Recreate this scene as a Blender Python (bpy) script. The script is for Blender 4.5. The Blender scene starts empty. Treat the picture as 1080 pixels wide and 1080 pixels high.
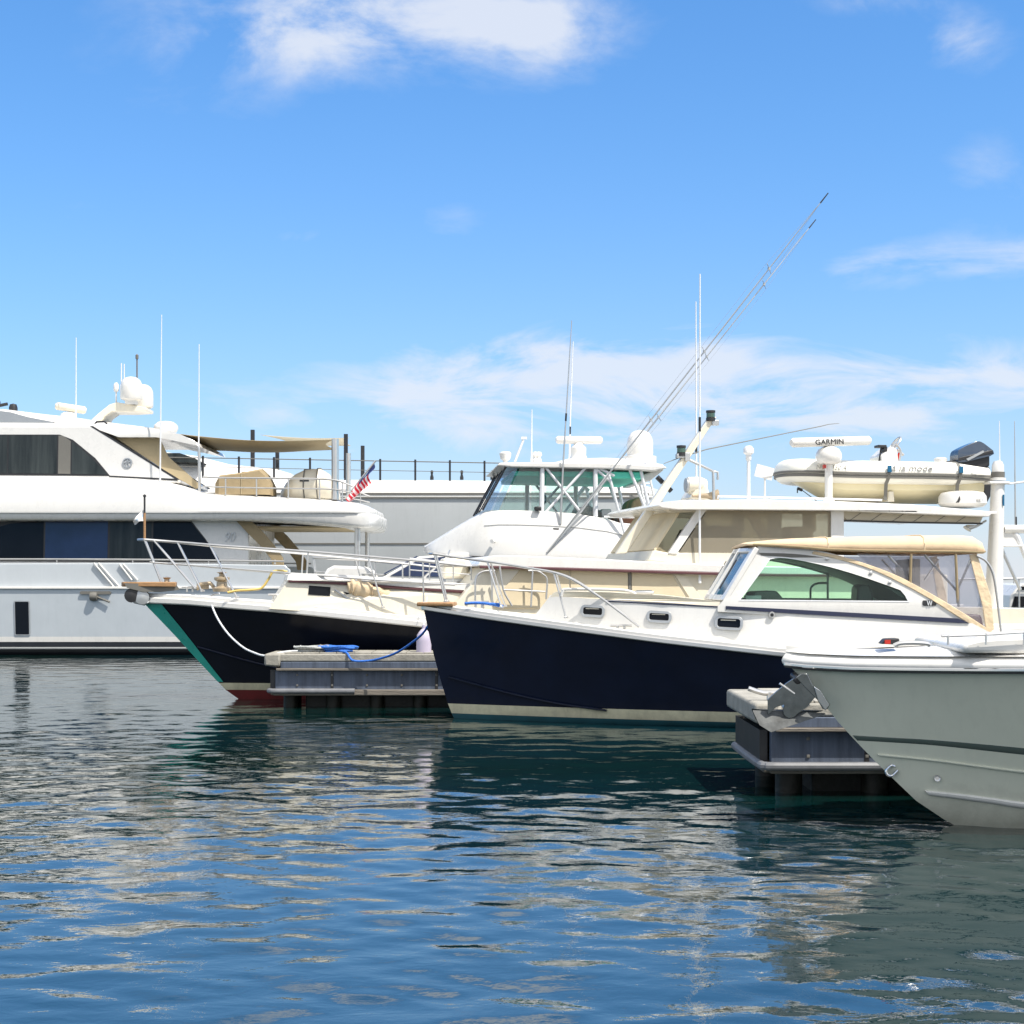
import bpy, bmesh, math, random
import numpy as np
from mathutils import Vector, Matrix, noise
from mathutils.geometry import tessellate_polygon
R = math.radians
random.seed(7)
SC = bpy.context.scene
COL = SC.collection

# ------------------------------------------------------------------ surveying constants of the view (pixels of the 1080 px photo -> metres)
F, HX, HY, EYE = 1613.0, 540.0, 612.0, 2.2

# ------------------------------------------------------------------ materials
def nodes_of(name):
    m = bpy.data.materials.new(name)
    m.use_nodes = True
    return m, m.node_tree.nodes, m.node_tree.links

def mat(name, col, rough=.4, metal=0., var=.05, vscale=2.5, bump=0., bscale=60., coat=0., streak=0., stretch=(1, 1, 1), spec=.5, tide=0.):
    m, N, L = nodes_of(name)
    b = N['Principled BSDF']
    b.inputs['Roughness'].default_value = rough
    b.inputs['Metallic'].default_value = metal
    b.inputs['Coat Weight'].default_value = coat
    b.inputs['Coat Roughness'].default_value = .06
    b.inputs['Specular IOR Level'].default_value = spec
    tc = N.new('ShaderNodeTexCoord')
    mp = N.new('ShaderNodeMapping')
    mp.inputs['Scale'].default_value = stretch
    L.new(tc.outputs['Object'], mp.inputs['Vector'])
    n1 = N.new('ShaderNodeTexNoise')
    n1.inputs['Scale'].default_value = vscale
    n1.inputs['Detail'].default_value = 6
    n1.inputs['Roughness'].default_value = .6
    L.new(mp.outputs[0], n1.inputs['Vector'])
    mr = N.new('ShaderNodeMapRange')
    mr.inputs[1].default_value = .3
    mr.inputs[2].default_value = .7
    mr.inputs[3].default_value = 1 - var
    mr.inputs[4].default_value = 1 + var
    L.new(n1.outputs['Fac'], mr.inputs[0])
    mx = N.new('ShaderNodeVectorMath')
    mx.operation = 'SCALE'
    mx.inputs[0].default_value = col
    L.new(mr.outputs[0], mx.inputs['Scale'])
    out = mx.outputs[0]
    if streak:
        mp2 = N.new('ShaderNodeMapping')
        mp2.inputs['Scale'].default_value = (3.2, 3.2, .35)
        L.new(tc.outputs['Object'], mp2.inputs['Vector'])
        n2 = N.new('ShaderNodeTexNoise')
        n2.inputs['Scale'].default_value = 3.
        n2.inputs['Detail'].default_value = 8
        n2.inputs['Roughness'].default_value = .7
        L.new(mp2.outputs[0], n2.inputs['Vector'])
        m2 = N.new('ShaderNodeMapRange')
        m2.inputs[1].default_value = .5
        m2.inputs[2].default_value = .8
        m2.inputs[3].default_value = 1
        m2.inputs[4].default_value = 1 - streak
        L.new(n2.outputs['Fac'], m2.inputs[0])
        mx2 = N.new('ShaderNodeVectorMath')
        mx2.operation = 'SCALE'
        L.new(out, mx2.inputs[0])
        L.new(m2.outputs[0], mx2.inputs['Scale'])
        out = mx2.outputs[0]
    if tide:                                            # salt and weed stain that creeps up from the waterline
        sp = N.new('ShaderNodeSeparateXYZ')
        L.new(tc.outputs['Object'], sp.inputs[0])
        nt = N.new('ShaderNodeTexNoise')
        nt.inputs['Scale'].default_value = 3.5
        nt.inputs['Detail'].default_value = 9
        nt.inputs['Roughness'].default_value = .7
        L.new(tc.outputs['Object'], nt.inputs['Vector'])
        ad = N.new('ShaderNodeMath'); ad.operation = 'MULTIPLY_ADD'
        ad.inputs[1].default_value = .5
        L.new(nt.outputs['Fac'], ad.inputs[0]); L.new(sp.outputs[2], ad.inputs[2])
        mt = N.new('ShaderNodeMapRange')
        mt.inputs[1].default_value = .62
        mt.inputs[2].default_value = .28
        mt.inputs[3].default_value = 0
        mt.inputs[4].default_value = tide
        L.new(ad.outputs[0], mt.inputs[0])
        mxt = N.new('ShaderNodeMix'); mxt.data_type = 'RGBA'
        mxt.inputs[7].default_value = (.11, .105, .075, 1)
        L.new(mt.outputs[0], mxt.inputs[0]); L.new(out, mxt.inputs[6])
        out = mxt.outputs[2]
    L.new(out, b.inputs['Base Color'])
    # roughness breakup
    r = N.new('ShaderNodeMapRange')
    r.inputs[3].default_value = max(.02, rough - .07)
    r.inputs[4].default_value = min(1, rough + .07)
    L.new(n1.outputs['Fac'], r.inputs[0])
    L.new(r.outputs[0], b.inputs['Roughness'])
    if bump:
        n3 = N.new('ShaderNodeTexNoise')
        n3.inputs['Scale'].default_value = bscale
        n3.inputs['Detail'].default_value = 4
        L.new(mp.outputs[0], n3.inputs['Vector'])
        bp = N.new('ShaderNodeBump')
        bp.inputs['Strength'].default_value = bump
        bp.inputs['Distance'].default_value = .02
        L.new(n3.outputs['Fac'], bp.inputs['Height'])
        L.new(bp.outputs[0], b.inputs['Normal'])
    return m

def glass(name, tint, refl=1., haze=0., hazecol=(.8, .8, .8), rough=.0, wob=0., ior=1.45):
    m, N, L = nodes_of(name)
    out = N['Material Output']
    N.remove(N['Principled BSDF'])
    tr = N.new('ShaderNodeBsdfTransparent')
    tr.inputs[0].default_value = (*tint, 1)
    gl = N.new('ShaderNodeBsdfGlossy')
    gl.inputs['Roughness'].default_value = rough
    fr = N.new('ShaderNodeFresnel')
    fr.inputs[0].default_value = ior
    mx = N.new('ShaderNodeMixShader')
    if wob:
        tc = N.new('ShaderNodeTexCoord')
        nz = N.new('ShaderNodeTexNoise')
        nz.inputs['Scale'].default_value = 4.
        nz.inputs['Detail'].default_value = 3
        L.new(tc.outputs['Object'], nz.inputs['Vector'])
        bp = N.new('ShaderNodeBump')
        bp.inputs['Strength'].default_value = wob
        bp.inputs['Distance'].default_value = .1
        L.new(nz.outputs['Fac'], bp.inputs['Height'])
        L.new(bp.outputs[0], gl.inputs['Normal'])
        L.new(bp.outputs[0], fr.inputs['Normal'])
    ml = N.new('ShaderNodeMath')
    ml.operation = 'MULTIPLY'
    ml.inputs[1].default_value = refl
    L.new(fr.outputs[0], ml.inputs[0])
    L.new(ml.outputs[0], mx.inputs[0])
    base = tr.outputs[0]
    if haze:
        df = N.new('ShaderNodeBsdfDiffuse')
        df.inputs[0].default_value = (*hazecol, 1)
        m2 = N.new('ShaderNodeMixShader')
        m2.inputs[0].default_value = haze
        L.new(base, m2.inputs[1])
        L.new(df.outputs[0], m2.inputs[2])
        base = m2.outputs[0]
    L.new(base, mx.inputs[1])
    L.new(gl.outputs[0], mx.inputs[2])
    L.new(mx.outputs[0], out.inputs[0])
    return m

M = {}
M['gel'] = mat('white_gelcoat', (.69, .675, .64), .28, coat=.4, var=.03, streak=.08)
M['gelhull'] = mat('pale_hull_paint', (.69, .695, .58), .2, coat=.5, var=.03, streak=.07, tide=.5)
M['yhull'] = mat('yacht_hull_paint', (.49, .525, .55), .16, coat=.7, var=.03, streak=.05)
M['ghull'] = mat('grey_ship_paint', (.41, .43, .435), .4, coat=.1, var=.05, vscale=.5, streak=.08)
M['cream'] = mat('cream_gelcoat', (.70, .645, .52), .32, coat=.3, var=.04, streak=.1)
M['deck'] = mat('nonskid_deck', (.76, .75, .70), .6, var=.05, bump=.15, bscale=180)
M['navy'] = mat('navy_hull_gloss', (.005, .009, .024), .14, coat=0., spec=.16, var=.25, vscale=1.2, bump=.02, bscale=2.5, tide=.07)
M['blackhull'] = mat('blue_black_hull_paint', (.005, .007, .014), .22, var=.25, vscale=1.2, spec=.18, tide=.12)
M['navystripe'] = mat('navy_stripe', (.012, .016, .045), .3)
M['stripegreen'] = mat('dark_sage_stripe', (.06, .085, .075), .25, coat=.3)
M['flukesteel'] = mat('dull_fluke_steel', (.09, .095, .095), .6, metal=.0, var=.5, vscale=8, spec=.2)
M['teal'] = mat('teal_strip', (.02, .35, .28), .28, coat=.4, var=.12, vscale=3)
M['tealbottom'] = mat('teal_antifouling', (.006, .055, .07), .55, var=.2)
M['boot'] = mat('cream_boot_stripe', (.74, .68, .47), .4, var=.12, vscale=5, streak=.25, tide=.45)
M['redbottom'] = mat('red_antifouling', (.12, .012, .012), .6, var=.25, vscale=5)
M['blackboot'] = mat('black_boot_paint', (.012, .013, .017), .35, var=.2)
M['steel'] = mat('stainless_steel', (.56, .55, .53), .3, metal=.75, var=.08)
M['alu'] = mat('white_powdercoat_tube', (.72, .73, .74), .3, coat=.2)
M['grille'] = mat('dull_aluminium', (.45, .46, .46), .45, metal=.8)
M['dark'] = mat('black_plastic', (.018, .018, .02), .45)
M['rubber'] = mat('grey_rubber', (.14, .135, .12), .6)
M['chrome'] = mat('chrome', (.62, .62, .61), .1, metal=1.)
M['anchorsteel'] = mat('polished_anchor_steel', (.25, .26, .255), .13, metal=1., var=.2, vscale=9)
M['teak'] = mat('teak_wood', (.34, .19, .085), .55, var=.3, vscale=6, stretch=(1, 8, 8), bump=.2, bscale=20)
M['maroon'] = mat('maroon_trim', (.09, .03, .035), .5)
M['tan'] = mat('tan_canvas', (.66, .50, .33), .85, var=.08, vscale=4, bump=.6, bscale=5, spec=.2)
M['tanfold'] = mat('wrinkled_tan_canvas', (.68, .54, .36), .85, var=.1, vscale=7, bump=1., bscale=9, spec=.2)
M['sail'] = mat('shade_sail_cloth', (.40, .33, .21), .85, var=.05, bump=.2, bscale=8, spec=.2)
M['sailpale'] = mat('pale_shade_sail_cloth', (.62, .57, .44), .85, var=.05, spec=.2)
M['mesh'] = mat('tan_window_cover', (.62, .53, .37), .8, var=.05, vscale=3, bump=.1, bscale=10, spec=.2)
M['brown'] = mat('brown_canvas', (.32, .25, .15), .85, var=.08, vscale=3, bump=.4, bscale=9, spec=.2)
M['blackglass'] = mat('dark_tinted_window', (.008, .009, .012), .03, var=.3, vscale=.6, spec=.16)
M['greyglass'] = mat('grey_tinted_window', (.035, .04, .038), .05, var=.55, vscale=1.6, spec=.2, stretch=(2.5, 2.5, .15))
M['blueglass'] = mat('blue_window', (.018, .032, .085), .03, var=.3, vscale=.8, spec=.4)
M['bluepane'] = mat('blue_windscreen', (.012, .10, .20), .05, spec=.25)
M['cowl'] = mat('blue_grey_engine_cowl', (.035, .05, .075), .18, coat=.5)
M['soffit'] = mat('beige_soffit', (.50, .45, .35), .6)
M['greenglass'] = glass('green_tinted_glass', (.82, .955, .895), ior=1.35)
M['bluetint'] = glass('blue_tinted_glass', (.80, .90, 1.), ior=1.5, haze=.12, hazecol=(.35, .55, .85))
M['clear'] = glass('clear_acrylic', (.86, .94, .93), ior=1.4, haze=.06)
M['vinyl'] = glass('clear_vinyl_curtain', (.80, .80, .84), ior=1.45, haze=.2, hazecol=(.55, .54, .56), rough=.08, wob=.6)
M['meshsee'] = glass('tan_mesh_curtain', (.74, .68, .55), ior=1.3, haze=.27, hazecol=(.74, .67, .52), rough=.5)
M['greentop'] = mat('green_headliner', (.12, .74, .56), .5, var=.05)
M['tube'] = mat('cream_tender_fabric', (.80, .78, .70), .45, var=.04)
M['tenderhull'] = mat('pale_yellow_tender_hull', (.78, .70, .47), .4, var=.05)
M['seat'] = mat('brown_leather', (.22, .09, .045), .5, var=.15)
M['lens'] = mat('dark_green_lens', (.05, .10, .08), .1)
M['red'] = mat('red_lens', (.45, .03, .02), .2)
M['text'] = mat('grey_lettering', (.20, .20, .19), .5)
M['textlight'] = mat('light_grey_lettering', (.48, .47, .43), .5)
M['blacktext'] = mat('black_lettering', (.02, .02, .02), .5)
M['rope'] = mat('white_rope', (.62, .64, .66), .8, var=.2, vscale=40, bump=.6, bscale=60)
M['bluerope'] = mat('blue_rope', (.025, .14, .52), .7, var=.25, vscale=40, bump=.6, bscale=60)
M['greyrope'] = mat('weathered_rope', (.36, .37, .36), .85, var=.3, vscale=30, bump=.6, bscale=60)
M['yellow'] = mat('yellow_hose', (.62, .45, .13), .5)
M['brass'] = mat('bronze_fitting', (.42, .33, .22), .4, metal=.3, var=.25)
M['concrete'] = mat('weathered_concrete', (.31, .295, .255), .85, var=.25, vscale=3, bump=.4, bscale=25, streak=.2)
M['dockside'] = mat('blue_grey_dock_side', (.075, .095, .135), .6, var=.3, vscale=2.5, bump=.2, bscale=6, streak=.45, stretch=(5, 5, .3))
M['dockwood'] = mat('weathered_dock_timber', (.17, .15, .125), .8, var=.3, vscale=4, stretch=(.4, 4, 4), bump=.4, bscale=18)
M['pile'] = mat('black_wet_pile', (.008, .0085, .007), .5, var=.4, vscale=5, bump=.5, bscale=14, tide=.08, spec=.25)
M['fender'] = mat('lavender_fender', (.50, .45, .56), .4)
M['bumper'] = mat('pale_dock_bumper', (.15, .155, .165), .5, var=.25, vscale=6)
M['flagred'] = mat('red_flag_cloth', (.58, .03, .05), .8)
M['flagwhite'] = mat('white_flag_cloth', (.80, .80, .80), .8)
M['flagblue'] = mat('blue_flag_cloth', (.03, .045, .16), .8)
M['paleblue'] = mat('pale_blue_cloth', (.50, .66, .82), .8)

# ------------------------------------------------------------------ mesh builder
def cr(pts, n=6, closed=False):
    """Catmull-Rom through the points, n steps per span."""
    P = [Vector(p) for p in pts]
    if len(P) < 3:
        return P
    out = []
    m = len(P)
    rng = range(m if closed else m - 1)
    for i in rng:
        if closed:
            a, b, c, d = P[(i - 1) % m], P[i], P[(i + 1) % m], P[(i + 2) % m]
        else:
            b, c = P[i], P[i + 1]
            a = P[i - 1] if i else b * 2 - c
            d = P[i + 2] if i + 2 < m else c * 2 - b
        for k in range(n):
            t = k / n
            out.append(.5 * ((2 * b) + (c - a) * t + (2 * a - 5 * b + 4 * c - d) * t * t + (3 * b - a - 3 * c + d) * t ** 3))
    if not closed:
        out.append(P[-1])
    return out

class MB:
    def __init__(s):
        s.v, s.f, s.m, s.alt = [], [], [], None
    def add(s, verts, faces, mi=0):
        o = len(s.v)
        s.v += [tuple(p) for p in verts]
        for f in faces:
            s.f.append([i + o for i in f])
            s.m.append(mi)
        return s
    def box(s, c, size, rot=None, mi=0):
        c = Vector(c)
        hx, hy, hz = size[0] / 2, size[1] / 2, size[2] / 2
        P = [Vector((x, y, z)) for x in (-hx, hx) for y in (-hy, hy) for z in (-hz, hz)]
        if rot is not None:
            P = [rot @ p for p in P]
        return s.add([p + c for p in P], [(0, 1, 3, 2), (4, 6, 7, 5), (0, 4, 5, 1), (2, 3, 7, 6), (0, 2, 6, 4), (1, 5, 7, 3)], mi)
    def grid(s, rows, close=False, mi=0, mif=None):
        n = len(rows[0])
        V = [p for r in rows for p in r]
        o = len(s.v)
        s.v += [tuple(p) for p in V]
        for i in range(len(rows) - 1):
            for j in range(n if close else n - 1):
                k = (j + 1) % n
                s.f.append([o + i * n + j, o + i * n + k, o + (i + 1) * n + k, o + (i + 1) * n + j])
                s.m.append(mif(i, j) if mif else mi)
        return s
    def tube(s, pts, r, n=8, mi=0, caps=True, flat=1.):
        P = [Vector(p) for p in pts]
        P = [p for i, p in enumerate(P) if i == 0 or (p - P[i - 1]).length > 1e-5]
        if len(P) < 2:
            return s
        rr = r if isinstance(r, (list, tuple)) else [r] * len(P)
        if len(rr) != len(P):
            rr = [rr[0] + (rr[-1] - rr[0]) * i / (len(P) - 1) for i in range(len(P))]
        T = []
        for i in range(len(P)):
            a = P[max(0, i - 1)]
            b = P[min(len(P) - 1, i + 1)]
            T.append((b - a).normalized())
        up = Vector((0, 0, 1)) if abs(T[0].z) < .9 else Vector((1, 0, 0))
        rows = []
        nrm = (up - T[0] * up.dot(T[0])).normalized()
        for i, p in enumerate(P):
            nrm = (nrm - T[i] * nrm.dot(T[i]))
            nrm = nrm.normalized() if nrm.length > 1e-6 else T[i].orthogonal().normalized()
            bn = T[i].cross(nrm)
            rows.append([p + (nrm * math.cos(2 * math.pi * k / n) * flat + bn * math.sin(2 * math.pi * k / n)) * rr[i] for k in range(n)])
        o = len(s.v)
        s.grid(rows, True, mi)
        if caps:
            s.f.append([o + k for k in range(n)][::-1]); s.m.append(mi)
            e = o + (len(rows) - 1) * n
            s.f.append([e + k for k in range(n)]); s.m.append(mi)
        return s
    def lathe(s, prof, c=(0, 0, 0), n=24, mi=0, axis='z'):
        rows = []
        c = Vector(c)
        for r, h in prof:
            row = []
            for k in range(n):
                a = 2 * math.pi * k / n
                x, y = r * math.cos(a), r * math.sin(a)
                v = Vector((x, y, h)) if axis == 'z' else (Vector((h, x, y)) if axis == 'x' else Vector((x, h, y)))
                row.append(c + v)
            rows.append(row)
        o = len(s.v)
        s.grid(rows, True, mi)
        if prof[0][0] > 1e-4:
            s.f.append([o + k for k in range(n)]); s.m.append(mi)
        if prof[-1][0] > 1e-4:
            e = o + (len(rows) - 1) * n
            s.f.append([e + k for k in range(n)]); s.m.append(mi)
        return s
    def sweep(s, pts, w, h, mi=0, lift=0., out=0.):
        """rectangular strip along a path, w sideways, h upright"""
        P = [Vector(p) for p in pts]
        rows = []
        for i, p in enumerate(P):
            a = P[max(0, i - 1)]
            b = P[min(len(P) - 1, i + 1)]
            t = b - a
            q = Vector((t.y, -t.x, 0))
            q = q.normalized() if q.length > 1e-6 else Vector((0, -1, 0))
            u = Vector((0, 0, 1))
            p = p + u * lift + q * out
            e = min(w, h) * .22
            hw, hh = w / 2, h / 2
            rows.append([p + q * x + u * z for x, z in ((-hw + e, -hh), (hw - e, -hh), (hw, -hh + e), (hw, hh - e), (hw - e, hh), (-hw + e, hh), (-hw, hh - e), (-hw, -hh + e))])
        o = len(s.v)
        s.grid(rows, True, mi)
        s.f.append([o + k for k in range(8)]); s.m.append(mi)
        e = o + (len(rows) - 1) * 8
        s.f.append([e + k for k in range(8)]); s.m.append(mi)
        return s
    def slab(s, outer, fa, fb, holes=(), mi=0, mirror=False):
        """plate between two surfaces: outline(s) in (x, z); fa, fb give y of the outer and inner face"""
        loops = [[Vector((p[0], p[1], 0)) for p in outer]] + [[Vector((p[0], p[1], 0)) for p in h] for h in holes]
        flat = [p for l in loops for p in l]
        tri = tessellate_polygon(loops)
        if mirror:                                  # the other side of the boat becomes an object of its own
            s.alt = s.alt or MB()
            s.alt.slab(outer, lambda x, z: -fa(x, z), lambda x, z: -fb(x, z), holes, mi)
        for sg in (1,):
            o = len(s.v)
            n = len(flat)
            s.v += [(p.x, sg * fa(p.x, p.y), p.y) for p in flat]
            s.v += [(p.x, sg * fb(p.x, p.y), p.y) for p in flat]
            for t in tri:
                s.f.append([o + i for i in t]); s.m.append(mi)
                s.f.append([o + n + i for i in reversed(t)]); s.m.append(mi)
            k0 = 0
            for l in loops:
                m = len(l)
                for i in range(m):
                    j = (i + 1) % m
                    s.f.append([o + k0 + i, o + k0 + j, o + n + k0 + j, o + n + k0 + i]); s.m.append(mi)
                k0 += m
        return s
    def build(s, name, mats, parent=None, bevel=0., sharp=30., smooth=True, sub=0, seg=2):
        if s.alt:
            s.alt.build(name, mats, parent, bevel, sharp, smooth, sub, seg)
        me = bpy.data.meshes.new(name)
        me.from_pydata(s.v, [], s.f)
        if not isinstance(mats, (list, tuple)):
            mats = [mats]
        for x in mats:
            me.materials.append(M[x] if isinstance(x, str) else x)
        me.polygons.foreach_set('material_index', s.m)
        bm = bmesh.new()
        bm.from_mesh(me)
        bmesh.ops.remove_doubles(bm, verts=bm.verts, dist=1e-5)
        bmesh.ops.recalc_face_normals(bm, faces=bm.faces)
        for f in bm.faces:
            f.smooth = smooth
        for e in bm.edges:
            if len(e.link_faces) == 2:
                e.smooth = e.calc_face_angle(0) < R(sharp)
            else:
                e.smooth = False
        bm.to_mesh(me)
        bm.free()
        o = bpy.data.objects.new(name, me)
        COL.objects.link(o)
        if parent is not None:
            o.parent = parent
        if bevel:
            b = o.modifiers.new('bevel', 'BEVEL')
            b.width = bevel
            b.segments = seg
            b.limit_method = 'ANGLE'
            b.angle_limit = R(38)
            b.use_clamp_overlap = True
        if sub:
            b = o.modifiers.new('sub', 'SUBSURF')
            b.levels = b.render_levels = sub
        return o

def tag(o, label=None, cat=None, group=None, kind=None):
    for k, v in (('label', label), ('category', cat), ('group', group), ('kind', kind)):
        if v:
            o[k] = v
    return o

class Frame:
    """local frame of a thing: x runs aft (to the right), y away from the camera, z up; L() turns a photo pixel on the plane y = t into (x, z)"""
    def __init__(s, name, label, cat, px, d, phi=0., z0=0., group=None):
        s.o = Vector(((px - HX) / F * d, d, z0))
        s.root = bpy.data.objects.new(name, None)
        COL.objects.link(s.root)
        s.root.empty_display_size = .3
        s.root.location = s.o
        s.root.rotation_euler = (0, 0, R(phi))
        tag(s.root, label, cat, group)
        s.Ri = Matrix.Rotation(-R(phi), 3, 'Z')
        s.Rm = Matrix.Rotation(R(phi), 3, 'Z')
    def L(s, px, py, t):
        c = s.Ri @ (Vector((0, 0, EYE)) - s.o)
        r = s.Ri @ Vector(((px - HX) / F, 1, (HY - py) / F))
        tt = t if not callable(t) else -1.5
        for _ in range(1 if not callable(t) else 12):
            k = (tt - c.y) / r.y
            p = c + r * k
            if callable(t):
                tt = t(p.x, p.z)
        return p.x, p.z
    def V(s, px, py, t):
        x, z = s.L(px, py, t)
        return Vector((x, t if not callable(t) else t(x, z), z))
    def P(s, pts, t):
        return [s.L(a, b, t) for a, b in pts]
    def PV(s, pts, t):
        return [s.V(a, b, t) for a, b in pts]
    def W(s, p):
        return s.Rm @ Vector(p) + s.o

def interp(x, xs, ys):
    return float(np.interp(x, xs, ys))

def sm2(pts, n=4):
    return [(p[0], p[1]) for p in cr([(a, b, 0) for a, b in pts], n)]

def rrect(cx, cz, w, h, r=.35, n=5, tilt=0.):
    r *= min(w, h)
    out = []
    for qx, qz, a0 in ((1, 1, 0), (-1, 1, 90), (-1, -1, 180), (1, -1, 270)):
        for k in range(n + 1):
            a = R(a0 + 90 * k / n)
            out.append((qx * (w / 2 - r) + r * math.cos(a), qz * (h / 2 - r) + r * math.sin(a)))
    c, s_ = math.cos(tilt), math.sin(tilt)
    return [(cx + x * c - z * s_, cz + x * s_ + z * c) for x, z in out]

def text_mesh(name, body, size, m, parent, loc, shear=0., depth=.004, rotz=0., rx=90., sx=1., align='LEFT', tilt=0., space=1.):
    c = bpy.data.curves.new(name, 'FONT')
    c.body = body
    c.size = size
    c.shear = shear
    c.extrude = depth
    c.align_x = align
    c.space_character = space
    o = bpy.data.objects.new(name + '_curve', c)
    COL.objects.link(o)
    dg = bpy.context.evaluated_depsgraph_get()
    me = bpy.data.meshes.new_from_object(o.evaluated_get(dg))
    bpy.data.objects.remove(o)
    me.materials.clear()
    me.materials.append(M[m])
    t = bpy.data.objects.new(name, me)
    COL.objects.link(t)
    t.parent = parent
    t.location = loc
    t.scale = (sx, 1, 1)
    t.rotation_euler = (R(rx), tilt, R(rotz))
    return t

def ring(c, r0, r1, n=24):
    """annulus outline pair in (x, z)"""
    a = [(c[0] + r1 * math.cos(2 * math.pi * k / n), c[1] + r1 * math.sin(2 * math.pi * k / n)) for k in range(n)]
    b = [(c[0] + r0 * math.cos(2 * math.pi * k / n), c[1] + r0 * math.sin(2 * math.pi * k / n)) for k in range(n)]
    return a, b

class Hull:
    """lofted hull; bands: list of (z, material index) from the keel upward, the last band runs up to the sheer"""
    def __init__(s, fr, L, Bd, Bw, stem, sheer_px, e0=1.5, e1=2.5, um=.62, tap=.06, keel=-.5, uniform=False):
        s.fr, s.Ln, s.Bd, s.Bw, s.e0, s.e1, s.um, s.tap, s.keel = fr, L, Bd, Bw, e0, e1, um, tap, keel
        st = sorted((z, x) for z, x in stem)
        s.sz, s.sx = [a for a, b in st], [b for a, b in st]
        s.shx, s.shz = [0, L], [1.5, 1.5]
        for _ in range(6):
            pts = []
            for px, py in sheer_px:
                x, z = fr.L(px, py, lambda x, z: -s.hb(s.u_of(x, z), 1.))
                pts.append((x, z))
            pts.sort()
            s.shx, s.shz = [p[0] for p in pts], [p[1] for p in pts]
    def xs(s, z):
        return interp(z, s.sz, s.sx)
    def u_of(s, x, z):
        a = s.xs(z)
        return max(0., min(1., (x - a) / (s.Ln - a)))
    def hb(s, u, f):
        q = min(1., u / s.um)
        f1 = max(0., f)
        e = s.e0 + (s.e1 - s.e0) * f1 ** 1.3
        b = s.Bw + (s.Bd - s.Bw) * f1
        y = b * (1 - (1 - q) ** e)
        if u > s.um:
            y *= 1 - s.tap * ((u - s.um) / (1 - s.um)) ** 2
        if f < 0:
            y *= max(0.02, 1 + f * 1.6)
        return y
    def zs(s, x):
        return interp(x, s.shx, s.shz)
    def sheer_at(s, u):
        z = s.shz[0]
        for _ in range(6):
            x = s.xs(z) + (s.Ln - s.xs(z)) * u
            z = s.zs(x)
        return x, z
    def pt(s, u, z):
        """point on the port side (toward the camera)"""
        x, zt = s.sheer_at(u)
        f = z / zt
        xx = s.xs(z) + (s.Ln - s.xs(z)) * u
        return Vector((xx, -s.hb(u, f), z))
    def at(s, x, z):
        return s.pt(s.u_of(x, z), z)
    def us(s, n=44):
        return [(k / n) ** 1.7 for k in range(n + 1)]
    def build(s, bands, mats, n=44, name='hull'):
        us = s.us(n)
        mb = MB()
        zl = [s.keel] + [b[0] for b in bands[:-1]]
        for sg in (1, -1):
            rows, mids = [], []
            for i, z in enumerate(zl):
                rows.append([s.pt(u, z) for u in us])
                mids.append(bands[i][1])
                if i + 1 < len(zl) and zl[i + 1] - z > .25:
                    rows.append([s.pt(u, (z + zl[i + 1]) / 2) for u in us]); mids.append(bands[i][1])
            K = 8
            zb = zl[-1]
            for k in range(1, K + 1):
                row = []
                for u in us:
                    zt = s.sheer_at(u)[1]
                    row.append(s.pt(u, zb + (zt - zb) * k / K))
                rows.append(row)
                if k < K:
                    mids.append(bands[-1][1])
            rows = [[Vector((p.x, sg * p.y, p.z)) for p in r] for r in rows]
            mb.grid(rows, mif=lambda i, j: mids[i])
            # half of the transom
            o = len(mb.v)
            tr = [r[-1] for r in rows]
            mb.grid([tr, [Vector((p.x, 0, p.z)) for p in tr]], mi=bands[-1][1])
        return mb.build(name, mats, s.fr.root, sharp=50)
    def edge(s, sg=1, n=44, inset=0., lift=0., u0=0., u1=1.):
        out = []
        for u in s.us(n):
            if u < u0 or u > u1:
                continue
            x, z = s.sheer_at(u)
            out.append(Vector((x, sg * -max(0., s.hb(u, 1.) - inset), z + lift)))
        return out
    def uedge(s, inset=0., lift=0., n=44, u1=1.):
        """both sheer lines as one path round the bow"""
        a = s.edge(1, n, inset, lift, 0., u1)
        return a[::-1] + s.edge(-1, n, inset, lift, 0., u1)[1:]
    def deck(s, m='deck', drop=.01, camber=.06, u1=1., name='deck'):
        mb = MB()
        rows = []
        for u in s.us(30):
            if u > u1:
                continue
            x, z = s.sheer_at(u)
            b = max(.005, s.hb(u, 1.) - .004)
            rows.append([Vector((x, b * t, z - drop + camber * (1 - t * t) * min(1, b))) for t in (-1, -.5, 0, .5, 1)])
        mb.grid(rows)
        return mb.build(name, m, s.fr.root)

def rail(fr, name, top, stanchions, r=.014, mats='steel', mids=(), mirror=True, rs=.011):
    """a pulpit rail: top tube, mid tubes and each stanchion as a child of the rail; on both sides of the boat"""
    for sg in ((1, -1) if mirror else (1,)):
        fl = lambda P: [Vector((p.x, sg * p.y, p.z)) for p in P]
        mb = MB().tube(cr(fl(top), 6), r)
        for mline in mids:
            mb.tube(cr(fl(mline), 6), rs)
        o = mb.build(name, mats, fr.root)
        for a, b in stanchions:
            MB().tube(fl([a, b]), rs).lathe([(.035, 0), (.035, .02), (.015, .03)], fl([b])[0], 10).build('stanchion', mats, o)

def whip(fr, name, pts, r0=.013, r1=.005, m='alu', joint=None):
    mb = MB().tube(pts, [r0 + (r1 - r0) * i / (len(pts) - 1) for i in range(len(pts))], 6)
    b = Vector(pts[0])
    mb.lathe([(.03, -.02), (.03, .05), (.018, .1), (.018, .2)], b, 10)
    o = mb.build(name, m, fr.root)
    if joint:
        MB().tube(joint, .024, 8).build('ferrule', 'dark', o)
    return o
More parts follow.
